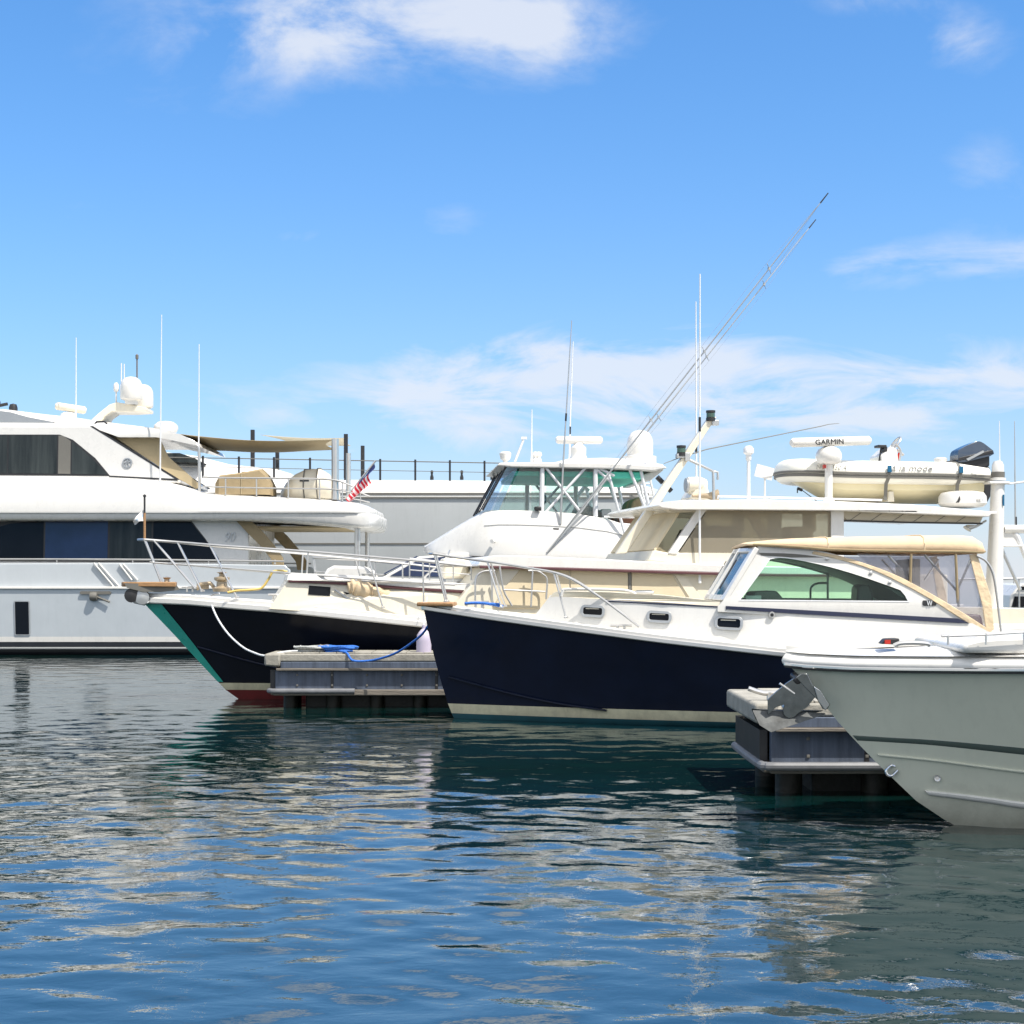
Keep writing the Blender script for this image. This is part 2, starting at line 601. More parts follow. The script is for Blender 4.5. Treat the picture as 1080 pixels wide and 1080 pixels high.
# ================================================================== large white motor yacht (left)
Y = Frame('motor_yacht', 'large white motor yacht with black window bands, number 90 and twin satellite domes', 'yacht', -520, 47.9, 0)
yr = Y.root
YL = 30.6
yst = [(-.6, 2.4), (0, 1.9), (1.0, 1.0), (2.2, .2), (3.4, -1.0)]
yh = Hull(Y, YL, 3.12, 3.0, yst, [(-560, 585), (-400, 603), (-250, 614), (-100, 619), (0, 620), (420, 620)], e0=1.5, e1=2.6, um=.5, tap=.05)
yz = lambda py: Y.L(100, py, -3.02)[1]
yh.build([(yz(684.5), 0), (yz(682.5), 1), (yz(677), 0), (yz(671.5), 1), (9, 2)], ['blackboot', 'gel', 'yhull'])
yh.deck('deck', u1=1.)
# rub rail and the pale line under the window-less bulwark
mb = MB().sweep(yh.uedge(), .10, .075)
mb.build('rub_rail', 'gel', yr)
# bulwark with cap
WB = 3.06
w3 = lambda x, z: -WB
bx0, bz0 = Y.L(-330, 620, -WB)
mb = MB()
ol = Y.P([(-330, 619), (-330, 596), (-100, 594.5), (150, 594), (300, 596), (306, 601), (306, 619)], -WB)
mb.slab(ol, lambda x, z: -WB, lambda x, z: -WB + .12, mirror=True)
mb.build('bulwark', 'yhull', yr, bevel=.02)
tp = Y.PV([(-330, 592), (-100, 590), (120, 590), (300, 592)], -WB + .06)
rail(Y, 'side_rail', tp, [(Y.V(px, 590.3, -WB + .06), Y.V(px, 595, -WB + .06)) for px in (-200, -100, -20, 60, 140, 220, 290)], r=.028, rs=.02)
# slanted fashion poles by the bulwark door
mb = MB()
for a, b in (((99, 594), (120, 619)), ((104, 594), (126, 619)), ((126, 595), (139, 612)), ((130, 595), (145, 612))):
    mb.tube(Y.PV([a, b], -WB - .05), .03)
mb.build('gate_brace', 'gel', yr)
# hull window (tall dark rectangle)
hx, hz = Y.L(23, 652, -3.1)
hbf = lambda x, z: yh.at(x, z).y
o = MB().slab(rrect(hx, hz, .40, .96, .06, 2), lambda x, z: hbf(x, z) - .012, lambda x, z: hbf(x, z) + .03).build('hull_window', 'blackglass', yr)
a_, b_ = rrect(hx, hz, .46, 1.02, .08, 2), rrect(hx, hz, .40, .96, .06, 2)
MB().slab(a_, lambda x, z: hbf(x, z) - .02, lambda x, z: hbf(x, z) + .03, [b_]).build('frame', 'grille', o)
# fairlead with hanging shackle
fx, fz = Y.L(101, 627, -3.1)
mb = MB().slab(rrect(fx, fz + .05, .9, .09, .4), lambda x, z: -3.16, lambda x, z: -3.0)
mb.lathe([(.02, -.12), (.12, -.1), (.14, 0), (.12, .1), (.02, .12)], (fx - .05, -3.13, fz - .06), 14, axis='x')
mb.tube([(fx, -3.15, fz - .05), (fx + .42, -3.16, fz - .22)], .03)
mb.build('fairlead', 'rubber', yr)
# main deck house
WM = 2.55
ol = Y.P([(-420, 619), (-360, 560), (-330, 546), (262, 546), (262, 619)], -WM)
MB().slab(ol, lambda x, z: -WM + .06 * (z - 2), lambda x, z: WM - .06 * (z - 2)).build('main_deck_house', 'gel', yr, bevel=.03)
wmf = lambda off: (lambda x, z: -WM + .06 * (z - 2) - off)
panes = [([(-300, 590), (-290, 560), (-150, 549), (-60, 549), (-30, 552), (-6, 556), (-6, 590)], 'greyglass'),
         ([(-4, 590), (-4, 556), (10, 552), (38, 549), (45, 549), (45, 591)], 'blackglass'),
         ([(47, 591), (47, 549), (113, 549), (113, 591)], 'blueglass'),  # blue reflection put into the colour of this pane
         ([(115, 591), (115, 549), (159, 549), (159, 591.5)], 'greyglass'),
         ([(161, 591.5), (161, 549), (199, 549), (215, 568), (231, 592)], 'blackglass')]
MB().slab(Y.P([(-300, 591), (-290, 559), (-150, 548), (200, 548), (216, 568), (233, 593)], -WM), wmf(.010), wmf(-.03), mirror=True).build('window_surround', 'dark', yr)
for p, m in panes:
    MB().slab(Y.P(p, -WM), wmf(.02), wmf(-.03), mirror=True).build('saloon_window', m, yr)
text_mesh('hull_number', '90', .42, 'grille', yr, (*[Y.L(235, 571.5, -WM)[0]], -WM + .06 * (Y.L(235, 571, -WM)[1] - 2) - .012, Y.L(235, 571.5, -WM)[1]), shear=.3, depth=.012, sx=.8)
# brown canvas at the after end of the house
mb = MB()
mb.slab(Y.P([(247, 547), (262, 547), (276, 560), (289, 575), (298, 588), (300, 600), (288, 600), (286, 590), (276, 577), (262, 563)], -2.62), lambda x, z: -2.64, lambda x, z: -2.5, mirror=True)
mb.build('cockpit_curtain', 'brown', yr, bevel=.01)
# upper deck slab with the long overhang aft
WO = 3.08
up = sm2([(165, 507), (185, 511), (206, 519), (225, 521.5), (300, 525), (360, 529), (385, 532), (393, 537), (394, 541)], 3)
ol = Y.P([(-400, 541), (-400, 515), (-330, 500)] + up, -WO)
def wo(x, z):
    xe = ol_x
    q = max(0., (x - (xe - 2.2)) / 2.2)
    return -(WO - .75 * q * q) + .42 * max(0, z - wz0)
ol_x = Y.L(398, 545, -WO)[0]
wz0 = Y.L(300, 540, -WO)[1]
def dense(poly, step):
    out = []
    for i, a in enumerate(poly):
        b = poly[(i + 1) % len(poly)]
        n = max(1, int(math.hypot(b[0] - a[0], b[1] - a[1]) / step))
        out += [(a[0] + (b[0] - a[0]) * k / n, a[1] + (b[1] - a[1]) * k / n) for k in range(n)]
    return out
rows = []
for px, tp_, rg in ((-400, 500, 516), (-100, 502, 516), (60, 503, 516), (140, 505, 516.5), (170, 508, 517.5), (188, 512, 519.5), (206, 518.5, 522.5), (228, 521.3, 524.5), (300, 524.5, 527.5), (345, 527, 530), (365, 529, 532), (377, 531, 533.5), (386, 533.5, 536), (392, 536.5, 538), (396, 540, 540.4)):
    w_ = {377: 2.95, 386: 2.65, 392: 2.2, 396: 1.5}.get(px, WO)
    x, zb = Y.L(px, 541, -w_)
    zr, zt0 = Y.L(px, rg, -w_ + .12)[1], Y.L(px, tp_, -w_ + .5)[1]
    sec = [(w_, zb), (w_ + .01, zb + .05), (w_ - .17, zr), (w_ - .24, zr + .03), (w_ - .5, zt0)]
    rows.append([Vector((x, -y, z)) for y, z in sec] + [Vector((x, y, z)) for y, z in sec[::-1]])
mb = MB().grid(rows, close=True)
for r in (rows[0], rows[-1]):
    mb.add(r, [list(range(10))])
mb.build('upper_deck', 'gel', yr, sharp=32)
rows = []
for px, b0, b1 in ((-400, 548, 549), (250, 548, 549), (300, 549, 551), (340, 551, 554), (365, 553, 556), (378, 554, 556.8), (389, 554, 556.8), (396, 552, 555), (400.5, 547.5, 549.5)):
    w_ = {378: 2.95, 389: 2.65, 396: 2.1, 400.5: 1.3}.get(px, WO) - .07
    x, z1 = Y.L(px, b1, -w_)
    z0 = Y.L(px, 541.2 if px < 390 else (542 if px < 398 else 546), -w_)[1]
    zm = Y.L(px, b0, -w_)[1]
    sec = [(w_ - .25, z1), (w_ - .04, z1 + .02), (w_ + .03, zm + .04), (w_ + .02, z0)]
    rows.append([Vector((x, -y, z)) for y, z in sec] + [Vector((x, y, z)) for y, z in sec[::-1]])
mb = MB().grid(rows, close=True)
for r in (rows[0], rows[-1]):
    mb.add(r, [list(range(8))])
mb.build('deck_edge', 'gel', yr, sharp=65)
ax, az = Y.L(340, 552, -2.2)
MB().slab([(ax - 2.6, 0), (ax - 2.2, 0), (ax + 1.0, 0), (ax + 1.0, .05), (ax - 2.6, .05)], lambda x, z: -2.1, lambda x, z: 2.1).build('soffit_panel', 'sail', yr).location.z = az - .13  # khaki panel under the overhang
for px, t in ((377, -2.45), (387.5, 1.6)):
    a, b = Y.V(px, 552, t), Y.V(px, 604, t)
    MB().tube([a, b], .085 if t < 0 else .075, 12).build('overhang_post', 'steel', yr)
# upper house (pilothouse) with its wing
WU = 2.35
ol = Y.P([(-330, 503), (-270, 465), (-240, 449), (95, 449), (187, 505), (187, 509), (100, 512), (-330, 512)], -WU)
wuf = lambda off: (lambda x, z: -WU + .05 * (z - 4.8) - off)
MB().slab(ol, wuf(0), lambda x, z: -wuf(0)(x, z)).build('upper_house', 'gel', yr, bevel=.03)
MB().slab(Y.P([(-214, 500), (-192, 461), (-60, 458), (62, 458), (76, 463.5), (100, 483), (116, 502)], -WU), wuf(.010), wuf(-.03), mirror=True).build('window_surround', 'dark', yr)
for p, m in (([(-210, 499), (-190, 462), (-60, 459), (-60, 499)], 'blackglass'), ([(-58, 499), (-58, 459), (7, 459), (7, 499)], 'greyglass'), ([(8.5, 499), (8.5, 459), (59.5, 459), (59.5, 499.5)], 'greyglass'),
             ([(61, 499.5), (61, 459), (66, 459.5), (74, 465), (74, 499.8)], 'rubber'), ([(75.5, 499.8), (75.5, 466), (86, 474), (98, 485), (113, 500.5)], 'greyglass')):
    MB().slab(Y.P(p, -WU), wuf(.02), wuf(-.03), mirror=True).build('pilothouse_window', m, yr)
MB().slab(Y.P([(115, 501.5), (115, 503), (187, 507), (186, 505)], -WU), wuf(.012), wuf(-.03), mirror=True).build('dark_strip', 'dark', yr)  # thin dark strip along the lower edge of the wing
MB().slab(Y.P([(94, 449), (97, 449), (190, 506), (186, 506)], -WU), wuf(.006), wuf(-.03), mirror=True).build('wing_seam', 'dark', yr)
ex, ez = Y.L(134, 488, -WU)
a_, b_ = ring((ex, ez), .115, .15, 28)
mb = MB().slab(a_, wuf(.03), wuf(-.02), [b_])
for pts in ([(ex - .06, ez - .09), (ex - .035, ez - .09), (ex + .005, ez + .02), (ex + .03, ez - .09), (ex + .055, ez - .09), (ex + .015, ez + .10), (ex - .01, ez + .10)], [(ex - .11, ez - .02), (ex - .1, ez + .02), (ex + .1, ez + .06), (ex + .1, ez + .03)]):
    mb.slab(pts, wuf(.028), wuf(-.02))
mb.build('round_emblem', 'grille', yr)
# hardtop and its streamlined roof
WH = 2.25
ol = Y.P([(-260, 449), (-260, 444), (95, 446), (120, 449), (160, 451), (190, 458), (206, 466), (208, 470), (190, 466), (165, 461), (125, 461), (95, 450)], -WH)
MB().slab(dense(ol, .3), lambda x, z: -WH + .25 * max(0, z - 6.6), lambda x, z: WH - .25 * max(0, z - 6.6)).build('hardtop', 'gel', yr, bevel=.03, sharp=50)
rows = []
for px, py, w, b in ((-240, 449, 1.6, 449), (-160, 436, 1.85, 449), (-60, 429, 1.95, 449), (0, 431, 1.95, 449), (40, 436, 1.9, 449), (75, 440, 1.85, 449), (110, 445, 1.8, 449), (150, 450, 1.75, 451)):
    x, z = Y.L(px, py, -w)
    zb = Y.L(px, b, -2.1)[1] - .05
    rows.append([Vector((x, y * w, zz)) for y, zz in ((-1.1, zb), (-1.05, (z + zb) / 2), (-.97, z - .04), (-.8, z + .03), (0, z + .1), (.8, z + .03), (.97, z - .04), (1.05, (z + zb) / 2), (1.1, zb))])
MB().grid(rows).build('roof_fairing', 'gel', yr, sharp=60)
ip = sm2([(-60, 436), (0, 433.5), (30, 440), (58, 445.5)], 3) + sm2([(56, 446.5), (48, 448), (20, 447), (-60, 444.5)], 3)
MB().slab(Y.P(ip, -2.05), lambda x, z: -2.16, lambda x, z: -1.5).build('roof_vent_recess', 'grille', yr)
mb = MB()
for px, py in ((0, 424), (8, 426)):
    p = Y.V(px, py, -1.0)
    mb.tube([p, p + Vector((-.5, 0, -.1))], .05)
mb.lathe([(0, .13), (.1, .1), (.13, 0), (.13, -.12)], Y.V(14, 430, -1.2), 14)
mb.build('horn', 'dark', yr)
mb = MB()
hp = Y.PV([(98, 449), (102, 445), (110, 444.6), (113, 447)], -2.1)
mb.tube(hp, .03).build('grab_rail', 'dark', yr)
# open array radar
rx, rz = Y.L(72, 440, -.8)
mb = MB().lathe([(.3, -.35), (.28, -.1), (.24, .08), (.16, .14), (.0, .15)], (rx, -.8, rz), 20)
o = mb.build('open_array_radar', 'gel', yr, sharp=40)
a, b = Y.V(58, 428, -.95), Y.V(91, 433, -.65)
MB().tube([a, a + (b - a) * .06, a + (b - a) * .94, b], [.07, .12, .12, .07], 12).build('antenna_bar', 'cream', o, sharp=50)
# swept radar arm and two satellite domes
ol = Y.P([(96, 449), (108, 438), (120, 428.5), (128, 426), (158, 431.5), (158, 435), (142, 436), (122, 436), (115, 441), (110, 449)], 0)
mb = MB().slab(ol, lambda x, z: -.5, lambda x, z: .5)
arm = mb.build('radar_arm', 'cream', yr, bevel=.05)
for px, top, bot, r, t in ((138.5, 397.5, 421.5, .34, -.45), (150.5, 405.5, 430, .33, .45)):
    x, z = Y.L(px, bot, t)
    h = Y.L(px, top, t)[1] - z
    MB().lathe([(r * .55, -.16), (r * .6, -.04), (r * .93, 0), (r, .05), (r, h - r * .95), (r * .95, h - r * .6), (r * .8, h - r * .3), (r * .5, h - r * .07), (r * .2, h), (0, h + .005)], (x, t, z), 28).build('satellite_dome', 'gel', yr, sharp=40)
for px, y0, y1, t, j in ((122.5, 426, 413, -.4, 1), (144.5, 402, 378.5, .3, 1), (128, 412, 383, .2, 0), (131, 412, 384, .25, 0)):
    a, b = Y.V(px, y0, t), Y.V(px, y1, t)
    mb = MB().tube([a, b], .025 if j else .018, 8)
    if j:
        mb.lathe([(.07, 0), (.085, .05), (.085, .2), (.05, .27), (0, .28)] if px < 130 else [(.05, 0), (.05, .12), (0, .16)], b, 12)
    mb.build('mast_antenna', 'gel' if px < 140 else 'rubber', arm)
whip(Y, 'whip_antenna', [Y.V(80, 448, -1.6), Y.V(80.3, 356, -1.6)], .022, .012)
whip(Y, 'whip_antenna', [Y.V(168.8, 508, -2.6), Y.V(170.5, 332, -2.6)], .026, .012)
whip(Y, 'whip_antenna', [Y.V(209.5, 515, -1.9), Y.V(210, 363, -1.9)], .024, .012)
dx, dz = Y.L(175, 452, -.6)
MB().lathe([(.32, -.12), (.38, 0), (.36, .1), (.24, .2), (0, .24)], (dx, -.6, dz), 22).build('dome_light', 'gel', yr, sharp=40)
MB().tube(cr(Y.PV([(183, 459), (200, 464), (209, 471), (210, 482), (210.5, 519)], -2.1), 5), .045, 10).build('hardtop_stay', 'steel', yr)
# flybridge rails
top = Y.PV([(214, 503), (240, 504), (300, 504.5), (350, 506), (372, 513)], -2.7)
mid = Y.PV([(214, 513), (240, 514), (300, 515), (350, 516), (372, 520)], -2.7)
rail(Y, 'flybridge_rail', top, [(Y.V(px, a, -2.7), Y.V(px, b, -2.7)) for px, a, b in ((238, 504, 522), (270.5, 504, 524), (304, 504.5, 525), (337, 505.5, 527), (361, 509, 529))], r=.028, mids=[mid], rs=.022)
# posts of the shade sail
for px, y0, y1, t, m in ((353.5, 463, 527, -2.6, 'steel'), (367.5, 478, 527, 1.8, 'steel')):
    MB().tube([Y.V(px, y1, t), Y.V(px, y0, t)], .11 if t < 0 else .08, 12).build('sail_post', m, yr)
MB().slab(Y.P([(122, 461), (168, 461), (178, 482), (212, 512), (207, 516), (196, 509), (186, 504), (124, 463)], -1.9), lambda x, z: -1.95 , lambda x, z: -1.9).build('wing_curtain', 'sail', yr)

def sail(name, label, m, a, b, c, d, pull=.16, sag=.25, group=None):
    """cloth between four corners with hollow edges"""
    a, b, c, d = map(Vector, (a, b, c, d))
    n = 14
    rows = []
    cen = (a + b + c + d) / 4
    for i in range(n + 1):
        u = i / n
        row = []
        for j in range(n + 1):
            v = j / n
            p = (a * (1 - u) + b * u) * (1 - v) + (d * (1 - u) + c * u) * v
            eu, ev = 4 * u * (1 - u), 4 * v * (1 - v)
            p = p.lerp(cen, 0) + (cen - p) * pull * (eu * (1 - ev) + ev * (1 - eu))
            p = p - Vector((0, 0, sag * eu * (.4 + .6 * ev)))
            row.append(p)
        rows.append(row)
    o = MB().grid(rows).build(name, m, sharp=180)
    s = o.modifiers.new('cloth', 'SOLIDIFY')
    s.thickness = .012
    return tag(o, label, 'shade sail', group)
def YW(px, py, t):
    return Y.W(Y.V(px, py, t))
sail('shade_sail', 'big khaki shade sail sagging between the yacht hardtop and the silver post', 'sail', YW(188, 457.5, -1.5), YW(352, 463.5, -2.6), YW(356, 474, 2.0), YW(206, 474, 2.2), .13, .22)

# things on the flybridge
fu = Frame('furniture_cover', 'brown canvas furniture cover with sloping top on the yacht upper deck', 'furniture cover', 255, 46.4, 0, Y.L(255, 523, -1.6)[1])
rows = []
for px, top_, w in ((227, 509, .55), (231, 501, .7), (255, 498, .75), (273, 494.5, .75), (279, 500, .7), (285, 511, .6)):
    x, z = fu.L(px, top_, -w)
    zz = z
    rows.append([Vector((x, -w * 1.08, 0)), Vector((x, -w * 1.04, zz * .5)), Vector((x, -w, zz * .93)), Vector((x, -w * .85, zz)), Vector((x, 0, zz + .05)), Vector((x, w * .85, zz)), Vector((x, w, zz * .93)), Vector((x, w * 1.08, 0))])
mb = MB().grid(rows)
for r in (rows[0], rows[-1]):
    mb.add(r, [list(range(len(r)))])
o = mb.build('cover', 'brown', fu.root, sharp=40)
MB().tube(cr([Vector((p.x, p.y * 1.02, p.z + .01)) for p in [rows[2][k] for k in range(8)]], 2), .012).build('seam', 'sail', o)
hb_ = Frame('covered_tender', 'rounded white covered tender parked on the yacht upper deck behind the rail', 'tender', 324, 47.2, 0, Y.L(324, 527, -.8)[1])
rows = []
for px, top_, w in ((296, 519, .15), (301, 509, .55), (310, 500, .9), (320, 495, 1.0), (334, 494, 1.0), (344, 500, .9), (352, 512, .7), (356, 522, .4)):
    x, z = hb_.L(px, top_, -w)
    rows.append([Vector((x, -w * .8, 0)), Vector((x, -w * 1.05, z * .35)), Vector((x, -w, z * .7)), Vector((x, -w * .75, z)), Vector((x, 0, z + .06)), Vector((x, w * .75, z)), Vector((x, w, z * .7)), Vector((x, w * 1.05, z * .35)), Vector((x, w * .8, 0))])
mb = MB().grid(rows)
mb.add(rows[0], [list(range(9))]).add(rows[-1], [list(range(9))])
o = mb.build('hull_cover', 'cream', hb_.root, sharp=50)
cx_ = [hb_.L(px, 500, -1.)[0] for px in (320, 334)]
for k in (0, 1):
    MB().tube([rows[3 + k][i] + Vector((0, -.01 if i < 4 else .01, .01)) for i in range(9)], .02).build('strap', 'rubber', o)
x, z = hb_.L(321, 507, -1.)
MB().box((x, -1.0, z), (.28, .06, .05)).build('handle', 'dark', o)

# ensign on its staff
fl = Frame('ensign_flag', 'US flag hanging from a slanted staff at the yacht stern', 'flag', 368, 46.0, 0, Y.L(368, 527, -1.9)[1])
a, b = fl.V(364, 526, 0), fl.V(396, 486, 0)
MB().tube([a, b], .03, 8).build('flagstaff', 'steel', fl.root)
rows, nI, nJ = [], 26, 18
top_, low = fl.V(394, 488, 0), fl.V(367, 524, 0)
for i in range(nI + 1):
    u = i / nI
    base = top_.lerp(low, u * .98)
    row = []
    for j in range(nJ + 1):
        v = j / nJ
        wdt = (.5 - .22 * u)
        row.append(base + Vector((-.12 * v + .07 * math.sin(7 * v + 4 * u), .16 * math.sin(9 * v + 2 * u) * v, -.55 * v * wdt * 2.2 + .03 * math.sin(5 * u))))
    rows.append(row)
def fmat(i, j):
    if i < 10 and j < 9:
        return 2
    return 0 if int(j / nJ * 7) % 2 == 0 else 1
MB().grid(rows, mif=lambda i, j: (2 if (i < 11 and j < 10) else (int(i / nI * 15) % 2))).build('cloth', ['flagred', 'flagwhite', 'flagblue'], fl.root, sharp=180)

# ================================================================== long grey ship far behind
E = Frame('grey_ship', 'long pale grey ship with white upper band and black railing posts, farthest back', 'ship', 150, 62, 0)
er = E.root
ol = E.P([(120, 691), (120, 505), (705, 521), (705, 691)], -4.)
x0, x1 = ol[0][0], ol[2][0]
ez = lambda py: E.L(400, py, -4.)[1]
rows = []
def esec(x, w, k):
    return [Vector((x, -w * a, z)) for a, z in ((.92, -.5), (.97, ez(600)), (1, ez(575)), (1, ez(526)))]
mb = MB()
xsE = [x0, x0 + 4, x1 - 1.5, x1 - .5, x1]
wE = [4, 4, 4, 3.4, 2.0]
rws = []
for x, w in zip(xsE, wE):
    h = esec(x, w, 0)
    rws.append(h + [Vector((p.x, -p.y, p.z)) for p in h[::-1]])
mb.grid(rws)
for r in (rws[0], rws[-1]):
    mb.add(r, [list(range(8))])
mb.build('hull', 'ghull', er, sharp=40)
mb = MB()
for x_, w in ((x0, 4), ):
    pass
rws = []
for x, w in zip(xsE, wE):
    q = 0 if x < x1 - 2 else .4 * (x - (x1 - 2)) / 2
    rws.append([Vector((x, y * w, z)) for y, z in ((-1.0, ez(526)), (-1.012, ez(524)), (-1.012, ez(520)), (-.99, ez(513) - q), (-.9, ez(505.) - q), (-.6, ez(502) - q), (.6, ez(502) - q), (.9, ez(505.) - q), (1.012, ez(520)), (1.0, ez(526)))])
mb.grid(rws)
for r in (rws[0], rws[-1]):
    mb.add(r, [list(range(10))])
mb.build('upper_band', 'gel', er, sharp=30)
mb = MB().box(((x0 + x1) / 2, -4.03, ez(521)), (x1 - x0 - 1.5, .06, .09))
mb.box(((x0 + x1) / 2, -4.03, ez(525)), (x1 - x0 - 1.5, .06, .05)).box(((x0 + x1) / 2, -3.99, ez(573.5)), (x1 - x0 - 2, .06, .06))
mb.build('rubbing_strake', 'rubber', er)
top, mids = E.PV([(150, 482), (250, 483.5), (390, 486), (531, 488.5)], -3.5), [E.PV([(150, 491), (390, 496), (531, 498.5)], -3.5)]
mb = MB().tube(top, .02, 6).tube(mids[0], .012, 6)
rl = mb.build('railing', 'rubber', er)
for px in (176, 214, 252, 289, 327, 364, 401, 438, 474.5, 511):
    y = 483.5 + (px - 250) * .0175
    MB().box((E.V(px, y + 9.5, -3.5)), (.075, .075, .84)).build('rail_post', 'dark', rl)
for px in (455.5, 487, 519):
    MB().lathe([(.07, 0), (.07, .1), (.04, .2), (.06, .34), (0, .38)], E.V(px, 506, -2.5), 12).build('deck_fitting', 'dark', er)
for px, y0, y1, t in ((266.5, 454, 494, -1.), (292.5, 465, 496, 2.), (364.8, 459, 503, -2.2), (382.5, 470, 503, 1.5)):
    MB().box((E.V(px, (y0 + y1) / 2, t)), (.15, .15, (y1 - y0) / F * 63)).build('awning_post', 'dark', er)
# streamlined deckhouse
rows = []
for px, py, w in ((120, 474, 3), (175, 476, 2.9), (205, 480, 2.7), (240, 489, 2.4), (290, 494, 2.2), (306, 499, 2.0)):
    x, z = E.L(px, py, -w)
    zb = ez(504)
    rows.append([Vector((x, -w * 1.1, zb)), Vector((x, -w, (z + zb) / 2)), Vector((x, -w * .8, z)), Vector((x, w * .8, z)), Vector((x, w, (z + zb) / 2)), Vector((x, w * 1.1, zb))])
mb = MB().grid(rows)
for r in (rows[0], rows[-1]):
    mb.add(r, [list(range(6))])
dh = mb.build('deckhouse', 'gel', er, sharp=50)
MB().slab(E.P([(150, 487), (150, 478), (190, 478), (205, 483), (214, 488)], -3.1), lambda x, z: -3.2, lambda x, z: -2.2).build('window', 'greyglass', dh)
sail('shade_sail', 'pale cream shade sail strung between the black posts farther back', 'sailpale', E.W(E.V(275, 458.5, -1.)), E.W(E.V(368, 461.5, -2.)), E.W(E.V(370, 470, 2.5)), E.W(E.V(310, 468, 3.)), .12, .12)
# ================================================================== navy flybridge motor yacht (behind, bow at the left)
A = Frame('flybridge_cruiser', 'navy hulled cruiser with teal stem, tan window covers and a tender on its roof', 'motor boat', 250, 28.4, 10)
ar = A.root
ast = [A.L(px, py, 0)[::-1] for px, py in ((144, 622), (150, 634), (180, 665), (215, 703), (245, 735))] + [(-.5, .8)]
ah = Hull(A, 16.3, 2.35, 2.05, ast, [(150, 631.5), (200, 633.5), (250, 638), (290, 641), (330, 645), (390, 651), (445, 657), (560, 662), (760, 664), (1080, 664)], e0=1.35, e1=2.7, um=.6, tap=.08)
# the band of cream boot stripe over the red bottom
az_ = lambda py: A.L(262, py, -.12)[1]
ah.build([(.17, 0), (.30, 1), (9, 2)], ['redbottom', 'boot', 'blackhull'])
ah.deck('deck')
# teal strip laid over the dark hull along the stem
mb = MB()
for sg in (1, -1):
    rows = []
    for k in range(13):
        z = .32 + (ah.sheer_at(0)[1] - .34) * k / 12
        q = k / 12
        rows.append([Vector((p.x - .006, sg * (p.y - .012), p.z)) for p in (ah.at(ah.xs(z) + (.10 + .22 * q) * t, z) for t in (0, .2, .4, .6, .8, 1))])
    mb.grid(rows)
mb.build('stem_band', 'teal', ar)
# rub rail and toe rail
MB().sweep(ah.uedge(0, -.02), .10, .12).build('rub_rail', 'gel', ar)
MB().sweep(ah.uedge(.05, .07), .06, .07).build('toe_rail', 'gel', ar)
mb = MB()
kn = [ah.at(*A.L(px, py, -.8)) + Vector((0, -.01, 0)) for px, py in ((207, 684), (230, 690), (260, 698), (300, 707), (340, 714))]
mb.tube(cr(kn, 5), [.01, .03, .035, .03, .01] if False else .025, 8).build('spray_rail', 'navy', ar)
# bowsprit with rollers and anchor gear
pz = A.L(160, 616, 0)[1]
px0, px1 = A.L(131, 616, 0)[0], A.L(186, 616, 0)[0]
ol = [(px0, -.18), (px0 - .05, 0), (px0, .18), (px1, .32), (px1, -.32)]
mb = MB()
mb.add([(x, y, pz + dz) for dz in (-.05, .04) for x, y in ol], [(0, 1, 2, 3, 4), (9, 8, 7, 6, 5)] + [(i, (i + 1) % 5, 5 + (i + 1) % 5, 5 + i) for i in range(5)])
mb.build('bow_platform', 'teak', ar, bevel=.015)
mb = MB()
mb.slab(A.P([(131, 615), (134, 620), (150, 624), (170, 624.5), (190, 622), (186, 617)], -.2), lambda x, z: -.22, lambda x, z: -.16)
mb.slab(A.P([(131, 615), (134, 620), (150, 624), (170, 624.5), (190, 622), (186, 617)], .2), lambda x, z: .16, lambda x, z: .22)
mb.build('bow_cheek', 'rubber', ar)
for k, (px, py) in enumerate(((139, 628), (150, 630))):
    x, z = A.L(px, py, -.1)
    MB().lathe([(.03, -.2), (.13, -.18), (.09, 0), (.13, .18), (.03, .2)], (x, 0, z), 16, axis='y').build('bow_roller', 'dark' if k == 0 else 'grille', ar)
mb = MB().tube(A.PV([(134, 625), (143, 634), (152, 636), (156, 633)], -.1), .05, 8)
mb.tube(A.PV([(146, 624), (156, 636)], -.14), .04, 8)
mb.build('anchor_stock', 'grille', ar)
# bow rails
zt = lambda px, py: A.V(px, py, lambda x, z: -max(.2, ah.hb(ah.u_of(x, 1.7), 1.) - .12))
top = [zt(*p) for p in ((152, 569), (190, 572), (240, 576), (322, 581.5), (400, 588), (447, 592), (492, 597))]
mid = [zt(*p) for p in ((158, 593), (200, 596), (250, 600), (325, 606), (400, 612), (480, 617))]
st = [(zt(152, 569), zt(171, 617)), (zt(162, 570), zt(206, 621)), (zt(187, 572), zt(213, 624)), (zt(221, 575), zt(250, 631)), (zt(325, 582), zt(322, 634)), (zt(388, 587), zt(404, 641)), (zt(446, 592), zt(447, 643))]
rail(A, 'bow_rail', top, st, r=.022, mids=[mid], rs=.016)
MB().tube([Vector((top[0].x, top[0].y, top[0].z)), Vector((top[0].x - .12, 0, top[0].z)), Vector((top[0].x, -top[0].y, top[0].z))], .022).build('pulpit_hoop', 'steel', ar)
